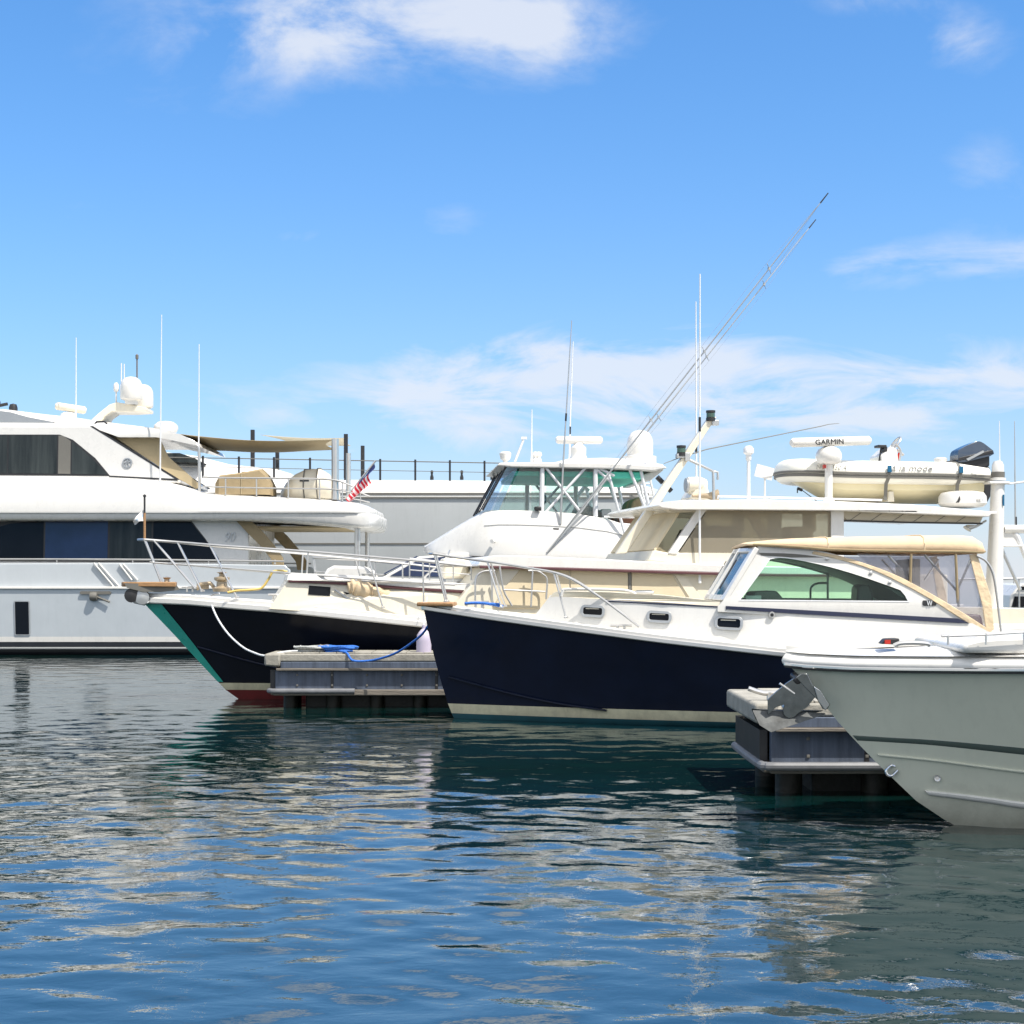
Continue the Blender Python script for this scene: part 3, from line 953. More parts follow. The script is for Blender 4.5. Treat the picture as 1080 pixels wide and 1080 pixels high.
# windlass, bollard, cleats
def lathe_part(fr, name, px, py, t, prof, m, n=18, parent=None):
    p = fr.V(px, py, t)
    return MB().lathe(prof, p, n).build(name, m, parent or fr.root, sharp=40)
lathe_part(A, 'windlass', 234, 624, -.5, [(.16, 0), (.17, .06), (.10, .1), (.09, .18), (.14, .22), (.14, .26), (.05, .28), (.05, .33), (.1, .35), (0, .37)], 'brass')
lathe_part(A, 'bollard', 176, 619, -.1, [(.09, 0), (.06, .03), (.045, .14), (.08, .17), (0, .19)], 'brass')
mb = MB().box(A.V(214, 618, -.2), (.22, .16, .12)).tube(A.PV([(207, 622), (212, 616), (222, 615), (226, 620)], -.3), .04)
mb.build('chain_stopper', 'brass', ar, bevel=.02)
for px, py in ((200, 622), (291, 630), (300, 631)):
    p = zt(px, py)
    MB().tube([p + Vector((-.14, 0, .05)), p + Vector((.14, 0, .05))], .018).tube([p + Vector((-.05, 0, -.04)), p + Vector((-.05, 0, .05))], .018).tube([p + Vector((.05, 0, -.04)), p + Vector((.05, 0, .05))], .018).build('deck_cleat', 'steel', ar)
MB().tube(cr(A.PV([(303, 603), (296, 602), (288, 603), (283, 611), (276, 620), (266, 622), (250, 623), (240, 625)], -.9), 5), .022, 8).build('hose', 'yellow', ar)
# trunk cabin
wt = lambda x, z: -(1.30 + .5 * min(1, max(0, (x - 2.6) / 3.2)) - .10 * max(0, z - 1.5))
ol = A.P([(284, 642), (303, 613), (306, 611), (365, 615), (430, 620), (498, 625), (498, 657), (400, 653), (320, 646)], wt)
MB().slab(dense(ol, .3), wt, lambda x, z: -wt(x, z)).build('trunk_cabin', 'cream', ar, bevel=.02, sharp=50)
ol = A.P([(303, 612), (304, 606), (308, 604), (365, 606.5), (430, 611), (500, 616), (500, 623), (430, 619), (365, 614)], wt)
MB().slab(dense(ol, .3), lambda x, z: wt(x, z) - .06, lambda x, z: -wt(x, z) + .06).build('cabin_roof', 'gel', ar, bevel=.03, sharp=50)
mb = MB()
ol = A.P([(304, 612.5), (365, 615.5), (430, 620.5), (500, 625)], wt)
mb.sweep([Vector((x, wt(x, z) - .03, z)) for x, z in ol], .06, .05).build('cabin_trim', 'maroon', ar)
for o4, m in (([(326, 617.5), (348.5, 619), (348, 628.5), (325, 627)], 'blackglass'), ([(362, 624), (375, 627), (385, 637), (372, 633)], 'blackglass'), ([(390, 629), (417, 632), (417, 635), (390, 632.5)], 'blackglass')):
    f_ = MB().slab(A.P(o4, wt), lambda x, z: wt(x, z) - .012, lambda x, z: wt(x, z) + .03).build('cabin_window', m, ar)
fr_o = A.P([(388, 626.5), (419, 630), (419, 640), (388, 636)], wt)
MB().slab(fr_o, lambda x, z: wt(x, z) - .02, lambda x, z: wt(x, z) + .02, [A.P([(390, 628.5), (417, 631.8), (417, 635.5), (390, 632.7)], wt)]).build('locker_door', 'cream', ar)
MB().tube([A.V(353, 622, wt) + Vector((0, -.03, 0)), A.V(368, 632, wt) + Vector((0, -.05, 0))], .02).build('strut', 'grille', ar)
# roof hand rail
rt = A.PV([(432, 589), (460, 592), (497, 597)], -1.35)
mb = MB().tube(rt, .016).tube(A.PV([(432, 601), (497, 606)], -1.35), .010)
for px, a, b in ((432, 589, 612), (453, 591, 614), (478, 594.5, 616), (497, 597, 617)):
    mb.tube(A.PV([(px, a), (px, b)], -1.35), .012)
mb.build('roof_rail', 'steel', ar)
mb = MB()
for pts in ([(501, 637), (502, 611), (507, 604), (514, 602), (522, 602)], [(519, 637), (519, 598)], [(527, 597), (531, 622), (540, 639)], [(557, 602), (566, 602), (573, 606), (577, 612), (576, 632)], [(562, 598), (560, 640)], [(531, 622), (575, 624)]):
    mb.tube(cr(A.PV(pts, -2.02), 4), .018)
mb.build('boarding_gate', 'steel', ar)
# pilothouse
WP = lambda x, z: -(1.86 - .10 * max(0, z - 1.8))
ol = A.P([(478, 640), (512, 598), (540, 592), (640, 596), (800, 603), (1000, 606), (1000, 664), (760, 664), (478, 660)], WP)
MB().slab(ol, WP, lambda x, z: -WP(x, z)).build('pilothouse', 'cream', ar, bevel=.03)
ol = A.P([(503, 597), (507, 592), (516, 586.5), (528, 585.5), (560, 586.5), (640, 590), (700, 593), (800, 597), (960, 600), (960, 607), (820, 606), (700, 602.5), (600, 599.5), (540, 598)], -1.95)
MB().slab(ol, lambda x, z: -1.95, lambda x, z: 1.95).build('pilothouse_roof', 'gel', ar, bevel=.04)
mb = MB()
mb.sweep(A.PV([(506, 598), (560, 599), (640, 601.5), (700, 603.5), (800, 606.5), (960, 607.5)], -1.94), .05, .05).build('roof_trim', 'maroon', ar)
for k, p in enumerate(([(520, 640), (530, 622), (549, 600.5), (600, 601.5), (600, 642), (530, 642)], [(601.5, 601.5), (662, 604), (662, 645), (601.5, 643)], [(666, 604), (709, 606), (724, 632), (730, 650), (666, 646)])):
    o = MB().slab(A.P(p, WP), lambda x, z: WP(x, z) - .025, lambda x, z: WP(x, z) + .02).build('window_cover', 'mesh', ar, bevel=.008)
MB().slab(A.P([(662.6, 603), (665.4, 603.2), (665.4, 648), (662.6, 648)], WP), lambda x, z: WP(x, z) - .03, lambda x, z: WP(x, z) + .02).build('window_mullion', 'rubber', ar)
MB().slab(A.P([(711, 606), (722, 606.5), (746, 640), (733, 640)], WP), lambda x, z: WP(x, z) - .03, lambda x, z: WP(x, z) + .02).build('pillar', 'cream', ar, bevel=.01)
# front windows under covers
a, b = A.L(482, 636, -1.6), A.L(511, 600, -1.6)
for y0, y1 in ((-1.55, -.55), (-.5, .5), (.55, 1.55)):
    n_ = Vector((-(b[1] - a[1]), 0, (b[0] - a[0]))).normalized() * .03
    P4 = [Vector((a[0], y0, a[1])), Vector((a[0], y1, a[1])), Vector((b[0], y1, b[1])), Vector((b[0], y0, b[1]))]
    P8 = [p - n_ * .2 for p in P4] + [p + n_ for p in P4]
    MB().add(P8, [(0, 1, 2, 3), (7, 6, 5, 4), (0, 1, 5, 4), (1, 2, 6, 5), (2, 3, 7, 6), (3, 0, 4, 7)]).build('windscreen_cover', 'mesh', ar)
# flybridge: coaming, sloping front, side curtains and hardtop
WF = lambda x, z: -(1.80 - .06 * max(0, z - 2.3))
ol = A.P([(683, 592), (690, 580), (705, 583), (722, 581.5), (890, 582), (890, 600), (760, 600)], WF)
MB().slab(ol, WF, lambda x, z: -WF(x, z)).build('flybridge_coaming', 'cream', ar, bevel=.03)
a, b = A.L(691, 580, -1.7), A.L(721, 535, -1.7)
n_ = Vector((-(b[1] - a[1]), 0, (b[0] - a[0]))).normalized() * .02
P4 = [Vector((a[0], -1.68, a[1])), Vector((a[0], 1.68, a[1])), Vector((b[0], 1.6, b[1])), Vector((b[0], -1.6, b[1]))]
MB().add([p - n_ for p in P4] + [p + n_ for p in P4], [(0, 1, 2, 3), (7, 6, 5, 4), (0, 1, 5, 4), (1, 2, 6, 5), (2, 3, 7, 6), (3, 0, 4, 7)]).build('front_curtain', 'mesh', ar)
MB().slab(A.P([(704, 584), (713, 585), (746, 536), (737, 534)], WF), lambda x, z: WF(x, z) - .02, lambda x, z: WF(x, z) + .08, mirror=True).build('flybridge_pillar', 'gel', ar, bevel=.015)
MB().slab(A.P([(716, 583), (747, 537), (884, 538), (884, 584)], WF), lambda x, z: WF(x, z), lambda x, z: WF(x, z) + .012, mirror=True).build('side_curtain', 'meshsee', ar)
MB().slab(A.P([(785, 537), (796, 537), (826, 584), (814, 584)], WF), lambda x, z: WF(x, z) + .05, lambda x, z: WF(x, z) + .14, mirror=True).build('brace', 'cream', ar, bevel=.01)
MB().slab(A.P([(876, 536), (889.5, 536), (889.5, 600), (876, 600)], WF), lambda x, z: WF(x, z) - .03, lambda x, z: WF(x, z) + .15, mirror=True).build('flybridge_post', 'gel', ar, bevel=.015)
mb = MB()
for px, w_ in ((760, .5), (835, .45)):
    x, z = A.L(px, 583, 0)
    mb.box((x, -.3, z + .25), (.5, .5, .5)).box((x + .25, -.3, z + .7), (.12, .5, .6))
mb.build('helm_seat', 'cream', ar, bevel=.04)
x, z = A.L(735, 583, 0)
MB().slab([(x - .3, z - .1), (x + .4, z - .1), (x + .3, z + .45), (x, z + .5)], lambda x, z: -1.2, lambda x, z: 1.2).build('helm_console', 'brown', ar, bevel=.03)
WHT = 2.0
ol = A.P([(694, 533), (700, 529.5), (720, 527.5), (800, 527), (890, 529), (960, 532), (1040, 539), (1046, 542), (1043, 545), (960, 541.5), (890, 538.5), (760, 537.5), (715, 537.5), (698, 535.5)], -WHT)
MB().slab(ol, lambda x, z: -WHT, lambda x, z: WHT).build('hardtop', 'gel', ar, bevel=.03)
SF = -1.72
ol = A.P([(703, 537), (760, 538), (890, 538), (1038, 543), (1034, 551.5), (960, 550.5), (893, 548.5), (887, 541.5), (760, 541), (708, 540)], SF)
MB().slab(ol, lambda x, z: SF, lambda x, z: SF + .28).build('soffit', 'soffit', ar, bevel=.01)
for k, px in enumerate((896, 918, 941, 963, 986, 1008)):
    p0, p1 = A.L(px, 548.6 + (px - 893) * .019, SF), A.L(px + 11, 541 + (px - 893) * .026, SF)
    MB().slab([p0, (p0[0] + .022, p0[1]), (p1[0] + .022, p1[1]), p1], lambda x, z: SF - .006, lambda x, z: SF + .01).build('soffit_seam', 'rubber', ar)
MB().sweep(A.PV([(889, 549.2), (960, 551.2), (1036, 552.3)], SF - .01), .03, .03).build('soffit_edge', 'dark', ar)
MB().tube(A.PV([(930, 527.5), (757, 523.5), (757, 526)], -1.6), .02).build('roof_handrail', 'alu', ar)
# things on the hardtop
def gear(name, m, mbx, parent=None, bevel=0., sharp=40):
    return mbx.build(name, m, parent or ar, bevel=bevel, sharp=sharp)
rows = [A.L(px, py, 0) for px, py in ((722, 527), (728, 517), (733, 513), (740, 512), (745, 528))]
gear('searchlight_base', 'cream', MB().slab(rows, lambda x, z: -.35, lambda x, z: .35), bevel=.04)
x, z = A.L(733, 513, -.2)
o = gear('searchlight', 'cream', MB().lathe([(.10, -.18), (.16, -.15), (.17, .1), (.12, .22), (0, .24)], (x, -.2, z + .02), 18, axis='x').box((x, -.2, z - .12), (.2, .2, .15)))
gear('lens', 'grille', MB().lathe([(.0, -.20), (.14, -.19), (.15, -.15)], (x, -.2, z + .02), 18, axis='x'), o)
x, z = A.L(746, 523, -.8)
gear('horn', 'brass', MB().lathe([(.03, -.3), (.05, 0), (.12, .18), (.13, .2)], (x, -.8, z), 14, axis='x'))
a, b = A.V(789.5, 527, -.9), A.V(789.5, 481, -.9)
gear('gps_antenna', 'alu', MB().tube([a, b], .035, 10).lathe([(.03, 0), (.055, .03), (.055, .12), (.1, .16), (.1, .24), (.06, .29), (0, .3)], b - Vector((0, 0, .1)), 16))
x, z = A.L(806, 498, -.5)
mb = MB().box((x, -.5, z), (.36, .02, .24), Matrix.Rotation(R(14), 3, 'Y')).tube([(x + .02, -.48, z - .1), (x + .02, -.48, A.L(808, 527, -.5)[1])], .018)
gear('plate_antenna', 'gel', mb)
mb = MB().tube(A.PV([(725, 484), (752, 497), (753, 527)], -.9), .03).tube(A.PV([(752, 497), (757, 498), (757, 506)], -.9), .025)
gear('davit_arm', 'grille', mb)
# signal mast lying aslant
ol = [(649, 584), (660, 584), (755, 440), (747, 440)]
mast = gear('signal_mast', 'cream', MB().slab(A.P(ol, -.9), lambda x, z: -.98, lambda x, z: -.82), bevel=.02)
for px, py in ((718.5, 480), (749.5, 443)):
    p = A.V(px, py, -.95)
    o = gear('navigation_light', 'dark', MB().lathe([(.09, -.02), (.09, .04), (.075, .05), (.075, .13), (.09, .14), (.09, .18), (0, .19)], p, 14), mast)
    gear('lens', 'lens', MB().lathe([(.082, .05), (.082, .13)], p, 14), o)
mb = MB().box(A.V(719, 481, -.95), (.22, .12, .08)).box(A.V(724, 482, -.95), (.1, .16, .16)).box(A.V(754, 446, -.95), (.14, .1, .1))
gear('light_bracket', 'grille', mb, mast, bevel=.01)
gear('flag_halyard', 'text', MB().tube(A.PV([(700, 489), (716, 483), (745, 474), (866, 449.5), (874, 447.5), (885, 446.5)], -.9), [.007, .009, .011, .009, .007, .005], 6), mast)
gear('float_switch', 'dark', MB().tube(A.PV([(693, 503), (699, 509)], -.6), .05).tube(A.PV([(703, 513), (708, 518)], -.6), .05), mast)
whip(A, 'whip_antenna', [A.V(738, 614, -1.88), A.V(738, 470, -1.9), A.V(738.3, 289, -1.92)], .024, .012, joint=A.PV([(738, 455), (738, 440)], -1.9))
whip(A, 'whip_antenna', [A.V(734.5, 530, -.2), A.V(734, 318, -.2)], .022, .010, joint=A.PV([(734.3, 478), (734.3, 468)], -.2))
# open array radar on its post
rp = A.V(874, 530, -1.2)
mb = MB().tube([rp, A.V(874, 489, -1.2)], .075, 14).lathe([(.16, 0), (.12, .02), (.1, .05)], rp, 16)
rd = gear('radar_post', 'gel', mb)
c0 = A.V(874, 489.5, -1.2)
gear('pedestal', 'gel', MB().lathe([(.18, 0), (.22, .03), (.25, .12), (.245, .2), (.2, .28), (.1, .335), (.05, .36)], c0, 24), rd)
a, b = A.V(834.5, 467, -1.45), A.V(917.5, 464.5, -1.0)
d_ = (b - a).normalized()
ab = gear('antenna_bar', 'gel', MB().tube([a, a + d_ * .04, b - d_ * .04, b], [.06, .09, .09, .06], 14), rd, sharp=50)
gear('mount', 'grille', MB().tube([c0 + Vector((0, 0, .3)), c0 + Vector((0, 0, .45))], .07, 12), rd)
t_ = A.V(860, 469.3, -1.31 - .115)
text_mesh('maker_lettering', 'GARMIN', .155, 'blacktext', rd, (t_.x, t_.y, t_.z), rotz=math.degrees(math.atan2(d_.y, d_.x)), depth=.003, sx=1.12, tilt=-math.asin(d_.z))
gear('side_light', 'red', MB().box(A.V(869.5, 492, -1.3), (.06, .06, .07)), rd, bevel=.01)
# radar mast right aft, with radome, light and arms
pm = -1.0
b0, b1 = A.V(1047, 668, pm), A.V(1052.5, 508, pm)
mm = gear('stern_mast', 'gel', MB().tube([b0, b0.lerp(b1, .55), b1], [.19, .15, .13], 18))
gear('mast_plate', 'gel', MB().box(A.V(1050, 509.5, pm), (.42, .36, .05)), mm, bevel=.015)
gear('mast_bracket', 'gel', MB().box(A.V(1066, 566, pm), (.34, .03, .38)).box(A.V(1067, 576, pm), (.40, .2, .03)), mm, bevel=.01)
p = A.V(1052.5, 507, pm)
gear('anchor_light', 'gel', MB().lathe([(.15, 0), (.15, .05), (.12, .06)], p, 18).lathe([(.12, .17), (.115, .30), (.08, .38), (0, .4)], p, 18), mm)
gear('lens', 'rubber', MB().lathe([(.13, .06), (.13, .17)], p, 18), mm)
rc = A.V(1015, 534.5, -1.2)
rdm = gear('radome', 'gel', MB().lathe([(.2, -.03), (.40, 0), (.46, .06), (.45, .2), (.40, .27), (.25, .3), (0, .31)], rc, 30), mm)
gear('mark', 'dark', MB().slab([(rc.x - .31, rc.z + .06), (rc.x - .27, rc.z + .06), (rc.x - .24, rc.z + .12), (rc.x - .25, rc.z + .18), (rc.x - .28, rc.z + .1)], lambda x, z: rc.y - .40, lambda x, z: rc.y - .3), rdm)
text_mesh('radome_lettering', 'HD', .085, 'text', rdm, (rc.x + .06, rc.y - .462, rc.z + .08), depth=.004)
gear('radome_bracket', 'gel', MB().box(A.V(1030, 541, -1.1), (.7, .3, .06)), mm, bevel=.01)
gear('arm', 'gel', MB().tube(A.PV([(1058, 558), (1110, 558)], pm), .085, 12), mm)
gear('stay', 'alu', MB().tube(A.PV([(1070, 562), (1073, 566), (1082, 588), (1100, 625)], pm), .05, 10), mm)
gear('stay', 'grille', MB().tube(A.PV([(1056, 578), (1076, 622)], pm), .035, 8), mm)
gear('speaker', 'grille', MB().tube(A.PV([(1040, 549), (1030, 555), (1021, 556.5), (1020, 558)], -.9), [.02, .025, .06, .09], 10), mm)
whip(A, 'whip_antenna', [A.V(1071, 560, pm), A.V(1070, 444, pm)], .02, .008, 'grille', joint=A.PV([(1071.5, 557), (1071.3, 545)], pm))
whip(A, 'whip_antenna', [A.V(1054.5, 500, pm), A.V(1054, 444, pm)], .016, .008)
gear('wire_aerial', 'alu', MB().tube(A.PV([(1058, 510), (1066, 510), (1090, 507)], pm), .02), mm)
gear('blue_decal', 'bluepane', MB().box(A.V(1054.5, 528, pm) + Vector((0, -.145, 0)), (.035, .01, .22)), mm)
# after deck coaming, mostly hidden by the boats in front
ol = A.P([(1000, 640), (1100, 642), (1100, 668), (1000, 666)], -2.1)
gear('cockpit_coaming', 'cream', MB().slab(ol, lambda x, z: -2.1, lambda x, z: 2.1), bevel=.03)

# ---- tender on the boat deck
T = Frame('inflatable_tender', 'cream inflatable tender with grey rubbing strake strapped on the cruiser roof', 'tender', 822, 30.0, 9, A.L(935, 531.5, 0)[1])
tr_ = T.root
zt_ = T.L(900, 497.5, -.85)[1]
Lt = T.L(1047, 497, -.85)[0]
rT = .225
def tpath(sg):
    return [Vector((Lt, sg * .62, zt_ - .02)), Vector((Lt * .7, sg * .64, zt_)), Vector((1.5, sg * .64, zt_ + .005)), Vector((.8, sg * .60, zt_ + .02)), Vector((.36, sg * .50, zt_ + .04))]
pth = cr(tpath(-1) + [Vector((.2, -.22, zt_ + .055)), Vector((.2, .22, zt_ + .055))] + tpath(1)[::-1], 8)
rr = [rT * (.62 + .38 * min(1, i / 5, (len(pth) - 1 - i) / 5)) for i in range(len(pth))]
tb = gear('buoyancy_tube', 'tube', MB().tube(pth, rr, 18), tr_)
for lift, h_, m_, o_ in ((-.035, .045, 'rubber', .0), (-.095, .06, 'rubber', .0)):
    out = []
    for i, p in enumerate(pth):
        a, b = pth[max(0, i - 1)], pth[min(len(pth) - 1, i + 1)]
        q = Vector(((b - a).y, -(b - a).x, 0)).normalized()
        q = -q if q.dot(Vector((p.x - 2.2, p.y, 0))) < 0 else q
        rad = math.sqrt(max(.001, rr[i] ** 2 - lift ** 2)) + .004
        out.append(p + q * rad + Vector((0, 0, lift)))
    gear('rubbing_strake', m_, MB().sweep(out, .03, h_), tb)
rows = []
zk = T.L(900, 531, 0)[1]
for k in range(17):
    u = k / 16
    x = .25 + (Lt - .3) * u
    kz = zk + (zt_ - .12 - zk) * max(0, 1 - u / .22) ** 1.3
    w_ = .6 * min(1, (u / .25 + .15)) ** .6
    w_ = min(w_, .6)
    rows.append([Vector((x, y * w_, kz + (zt_ - .13 - kz) * q)) for y, q in ((-1, 1), (-.97, .55), (-.8, .38), (-.45, .2), (0, 0), (.45, .2), (.8, .38), (.97, .55), (1, 1))])
mb = MB().grid(rows)
mb.add(rows[-1], [list(range(9))])
gear('hull', 'tenderhull', mb, tr_, sharp=30)
gear('floor', 'tube', MB().box((Lt / 2 + .2, 0, zt_ - .1), (Lt - .8, 1.0, .03)), tr_)
# console with seat, wheel and grab handle
cx_, cz_ = T.L(936, 488, 0)
gear('console', 'gel', MB().slab([(cx_ - .22, zt_ - .1), (cx_ - .26, cz_ + .12), (cx_ - .05, cz_ + .30), (cx_ + .08, cz_ + .25), (cx_ + .15, zt_ - .1)], lambda x, z: -.3, lambda x, z: .3), tr_, bevel=.03)
mb = MB().tube(T.PV([(927, 488), (929, 474), (932, 472)], -.25), .018).box(T.V(928.5, 471, -.2), (.17, .22, .05)).box(T.V(932, 474, -.2), (.07, .2, .1))
gear('screen', 'dark', mb, tr_, bevel=.01)
c = T.V(944, 468.5, 0)
pts = [c + Matrix.Rotation(R(35), 3, 'Y') @ Vector((0, .17 * math.cos(a), .17 * math.sin(a))) for a in [2 * math.pi * k / 20 for k in range(21)]]
gear('steering_wheel', 'steel', MB().tube(pts, .018, 8, caps=False).tube([pts[0], pts[10]], .014).tube([pts[5], pts[15]], .014).tube(T.PV([(944, 468.5), (939, 476)], 0), .03), tr_)
gear('seat_cushion', 'red', MB().tube(T.PV([(938, 489), (944, 489), (949, 478)], -.1), .035, 8), tr_)
gear('grab_frame', 'steel', MB().tube(cr(T.PV([(948, 489), (950, 476), (945, 468)], -.3), 4), .022).tube(T.PV([(946, 474), (953, 480)], .1), .03), tr_)
gear('fuel_filler', 'gel', MB().lathe([(.13, 0), (.13, .12), (.1, .14), (0, .14)], T.V(992, 490, .2), 16), tr_)
for px in (937.5, 1013):
    x = T.L(px, 500, -.87)[0]
    S_ = [Vector((x, y, z)) for y, z in ((-.60, zt_ + rT + .012), (-.78, zt_ + .17), (-.885, zt_ + .02), (-.87, zt_ - .1), (-.74, zt_ - .22), (-.70, zk + .03))]
    mb = MB()
    mb.grid([[p + Vector((-.035, 0, 0)) for p in S_], [p + Vector((.035, 0, 0)) for p in S_]])
    o = mb.build('lashing_strap', 'rubber', tr_, sharp=180)
    o.modifiers.new('thick', 'SOLIDIFY').thickness = .01
    gear('buckle', 'bluepane', MB().box(S_[2] + Vector((0, -.015, .04)), (.085, .03, .13)), o, bevel=.008)
for px in (933, 1016):
    gear('chock', 'cream', MB().slab([(T.L(px, 530, -.3)[0] - .07, 0), (T.L(px, 530, -.3)[0] + .07, 0), (T.L(px, 530, -.3)[0] + .05, .2), (T.L(px, 530, -.3)[0] - .05, .2)], lambda x, z: -.62, lambda x, z: .62), tr_, bevel=.01)
gear('painter_fitting', 'dark', MB().tube(T.PV([(841, 515), (846, 517)], -.2), .03).tube(T.PV([(846, 517), (862, 529)], -.2), .008).tube(T.PV([(841, 516), (841, 520)], -.2), .012), tr_)
def yA(x):
    k_ = min((i for i, p in enumerate(pth) if p.y < 0), key=lambda i: abs(pth[i].x - x))
    return pth[k_].y - math.sqrt(max(0, rr[k_] ** 2 - .05 ** 2)) - .022
text_mesh('registration_lettering', 'NCJ 8750 A', .12, 'textlight', tb, (.46, yA(.46), zt_ + .05), shear=.25, depth=.006, rx=69, rotz=math.degrees(math.atan2(yA(1.05) - yA(.46), .59)))
t0 = T.V(941, 499.0, -.87)
text_mesh('boat_name_lettering', '\u00e0 la mode', .17, 'text', tb, (t0.x - .02, -.64 - .224 - .012, zt_ + .03), shear=.3, depth=.006, sx=1.25, rx=70)
t0 = T.V(1026, 498.0, -.87)
text_mesh('maker_lettering', 'RIB 350', .08, 'textlight', tb, (t0.x, -.63 - .222 - .012, zt_ + .035), shear=.3, depth=.006, sx=1.2, rx=76)
# outboard tilted up
cw = T.P(sm2([(1008.5, 488), (1008.8, 477), (1013, 473), (1022, 468.5), (1031, 465.5), (1036, 467), (1041, 471), (1046, 475.5)], 3) + [(1046.5, 479), (1042, 481.5), (1030, 484.5), (1018, 487.5)], -.1)
om = gear('outboard_motor', 'cowl', MB().slab(cw, lambda x, z: -.19 + .25 * max(0, z - zt_ - .42), lambda x, z: .19 - .25 * max(0, z - zt_ - .42)), tr_, bevel=.05)
om.modifiers['bevel'].segments = 3
gear('cowl_band', 'dark', MB().slab(T.P([(1010, 486.5), (1012, 482.5), (1046.8, 474.5), (1048, 478)], -.2), lambda x, z: -.198, lambda x, z: .198), om, bevel=.01)
gear('midsection', 'dark', MB().slab(T.P([(1010, 486), (1041, 480), (1041, 492), (1030, 497), (1012, 497)], 0), lambda x, z: -.13, lambda x, z: .13), om, bevel=.03)
gear('silver_flash', 'grille', MB().slab(T.P([(1019, 484), (1037, 475), (1038, 477), (1021, 486)], -.2), lambda x, z: -.206, lambda x, z: -.12), om)
gear('tiller', 'dark', MB().tube(T.PV([(994, 490), (1000, 488), (1012, 487)], -.05), [.02, .035, .05], 8), om)
gear('lower_unit', 'dark', MB().slab(T.P([(1028, 497), (1042, 492), (1048, 515), (1040, 530), (1034, 530), (1037, 515)], 0), lambda x, z: -.06, lambda x, z: .06), om, bevel=.02)

# pennant at the bow
pn = Frame('bow_pennant', 'small white pennant on a wooden staff at the cruiser bow', 'flag', 152, 28.0, 0, A.L(152, 570, 0)[1])
MB().tube(pn.PV([(152.5, 570), (152.5, 541)], 0), .022, 8).build('staff', 'teak', pn.root)
MB().tube(pn.PV([(152.5, 541), (152.5, 524)], 0), .018, 8).lathe([(.03, 0), (.03, .03), (0, .05)], pn.V(152.5, 524, 0), 10).build('staff_tip', 'dark', pn.root)
a, b, c, d = pn.V(152.3, 537, 0), pn.V(152.3, 550, 0), pn.V(143, 552.5, 0), pn.V(142, 549, 0)
rows = []
for i in range(11):
    u = i / 10
    rows.append([(a.lerp(d, u)).lerp(b.lerp(c, u), j / 6) + Vector((0, .05 * math.sin(6 * u + j * .4) - .12 * u, .02 * math.sin(5 * u))) for j in range(7)])
MB().grid(rows, mif=lambda i, j: 1 if 2 <= j <= 3 and i < 7 else 0).build('cloth', ['flagwhite', 'paleblue'], pn.root, sharp=180)
# rolled canvas along the side deck
cv = Frame('rolled_canvas', 'long rolled tan canvas lying along the cruiser side deck, wide end forward', 'canvas', 365, 27.6, 10, 0)
pts = cv.PV([(366, 619), (372, 618), (380, 620), (395, 624), (410, 628), (425, 631), (445, 634), (470, 636.5), (492, 637)], -.05)
rad = [.13, .19, .20, .16, .14, .13, .115, .10, .06]
random.seed(3)
sp = cr(pts, 5)
rs_ = [interp(i, [5 * k for k in range(9)], rad) * (1 + .14 * math.sin(i * 1.7) + random.uniform(-.06, .06)) for i in range(len(sp))]
MB().tube(sp, rs_, 14).build('roll', 'tanfold', cv.root, sharp=180, sub=1)
for i in (14, 26):
    MB().tube([sp[i] + Vector((0, (rs_[i] + .012) * math.cos(2 * math.pi * k / 14), (rs_[i] + .012) * math.sin(2 * math.pi * k / 14))) for k in range(15)], .012, 6, caps=False).build('tie', 'tan', cv.root)
cv.root.location.z = cv.o.z
# life raft canister
lr = Frame('raft_canister', 'cream box shaped life raft canister on the cruiser cabin roof by the rail', 'life raft', 481, 29.2, 10, A.L(481, 614, -.9)[1])
x0_, x1_ = lr.L(467.5, 600, -.28)[0], lr.L(494.5, 600, -.28)[0]
h_ = lr.L(481, 588.5, -.28)[1]
MB().box(((x0_ + x1_) / 2, 0, .06 + (h_ - .06) / 2), (x1_ - x0_, .56, h_ - .06)).build('shell', 'cream', lr.root, bevel=.06, seg=4)
MB().box(((x0_ + x1_) / 2, 0, .06 + (h_ - .06) * .62), (x1_ - x0_ + .014, .574, .02)).build('seam', 'rubber', lr.root)
MB().box(((x0_ + x1_) / 2, 0, .035), (x1_ - x0_ - .1, .5, .07)).build('cradle', 'grille', lr.root, bevel=.01)
MB().tube(lr.PV([(473, 589), (473, 585), (475, 580)], -.2), .02).build('vent_pipe', 'steel', lr.root)
# ================================================================== navy picnic boat in the middle
B = Frame('picnic_boat', 'navy hulled picnic boat with tan canvas top and pale green side window', 'motor boat', 478, 24.4, -3)
br = B.root
bst = [B.L(px, py, 0)[::-1] for px, py in ((446, 638), (449, 652), (453, 672), (459, 697), (466, 722), (473, 744), (478, 756))] + [(-.5, .35)]
bh = Hull(B, 11.6, 1.95, 1.72, bst, [(447, 640), (480, 645), (520, 651), (600, 662), (700, 675), (830, 689.5), (960, 700), (1100, 706)], e0=1.55, e1=2.3, um=.62, tap=.06)
bz = lambda py, px=470: B.L(px, py, -.05)[1]
bh.build([(.03, 0), (.08, 1), (.235, 2), (9, 3)], ['tealbottom', 'tealbottom', 'boot', 'navy'])
bh.deck('deck')
MB().sweep(bh.uedge(-.015, -.012), .06, .075).build('rub_rail', 'steel', br)
MB().sweep(bh.uedge(.03, .045), .07, .07).build('toe_rail', 'gel', br)
# spray rails that rise to the bow
kn = [bh.at(*B.L(px, py, -.6 - .9 * (px - 470) / 200)) for px, py in ((470, 716), (492, 722), (530, 732), (570, 741), (600, 746.5), (640, 752))]
for sg in (1, -1):
    MB().sweep([Vector((p.x, sg * (p.y - .02), p.z)) for p in cr(kn, 6)], .05, .03).build('spray_rail', 'navy', br)
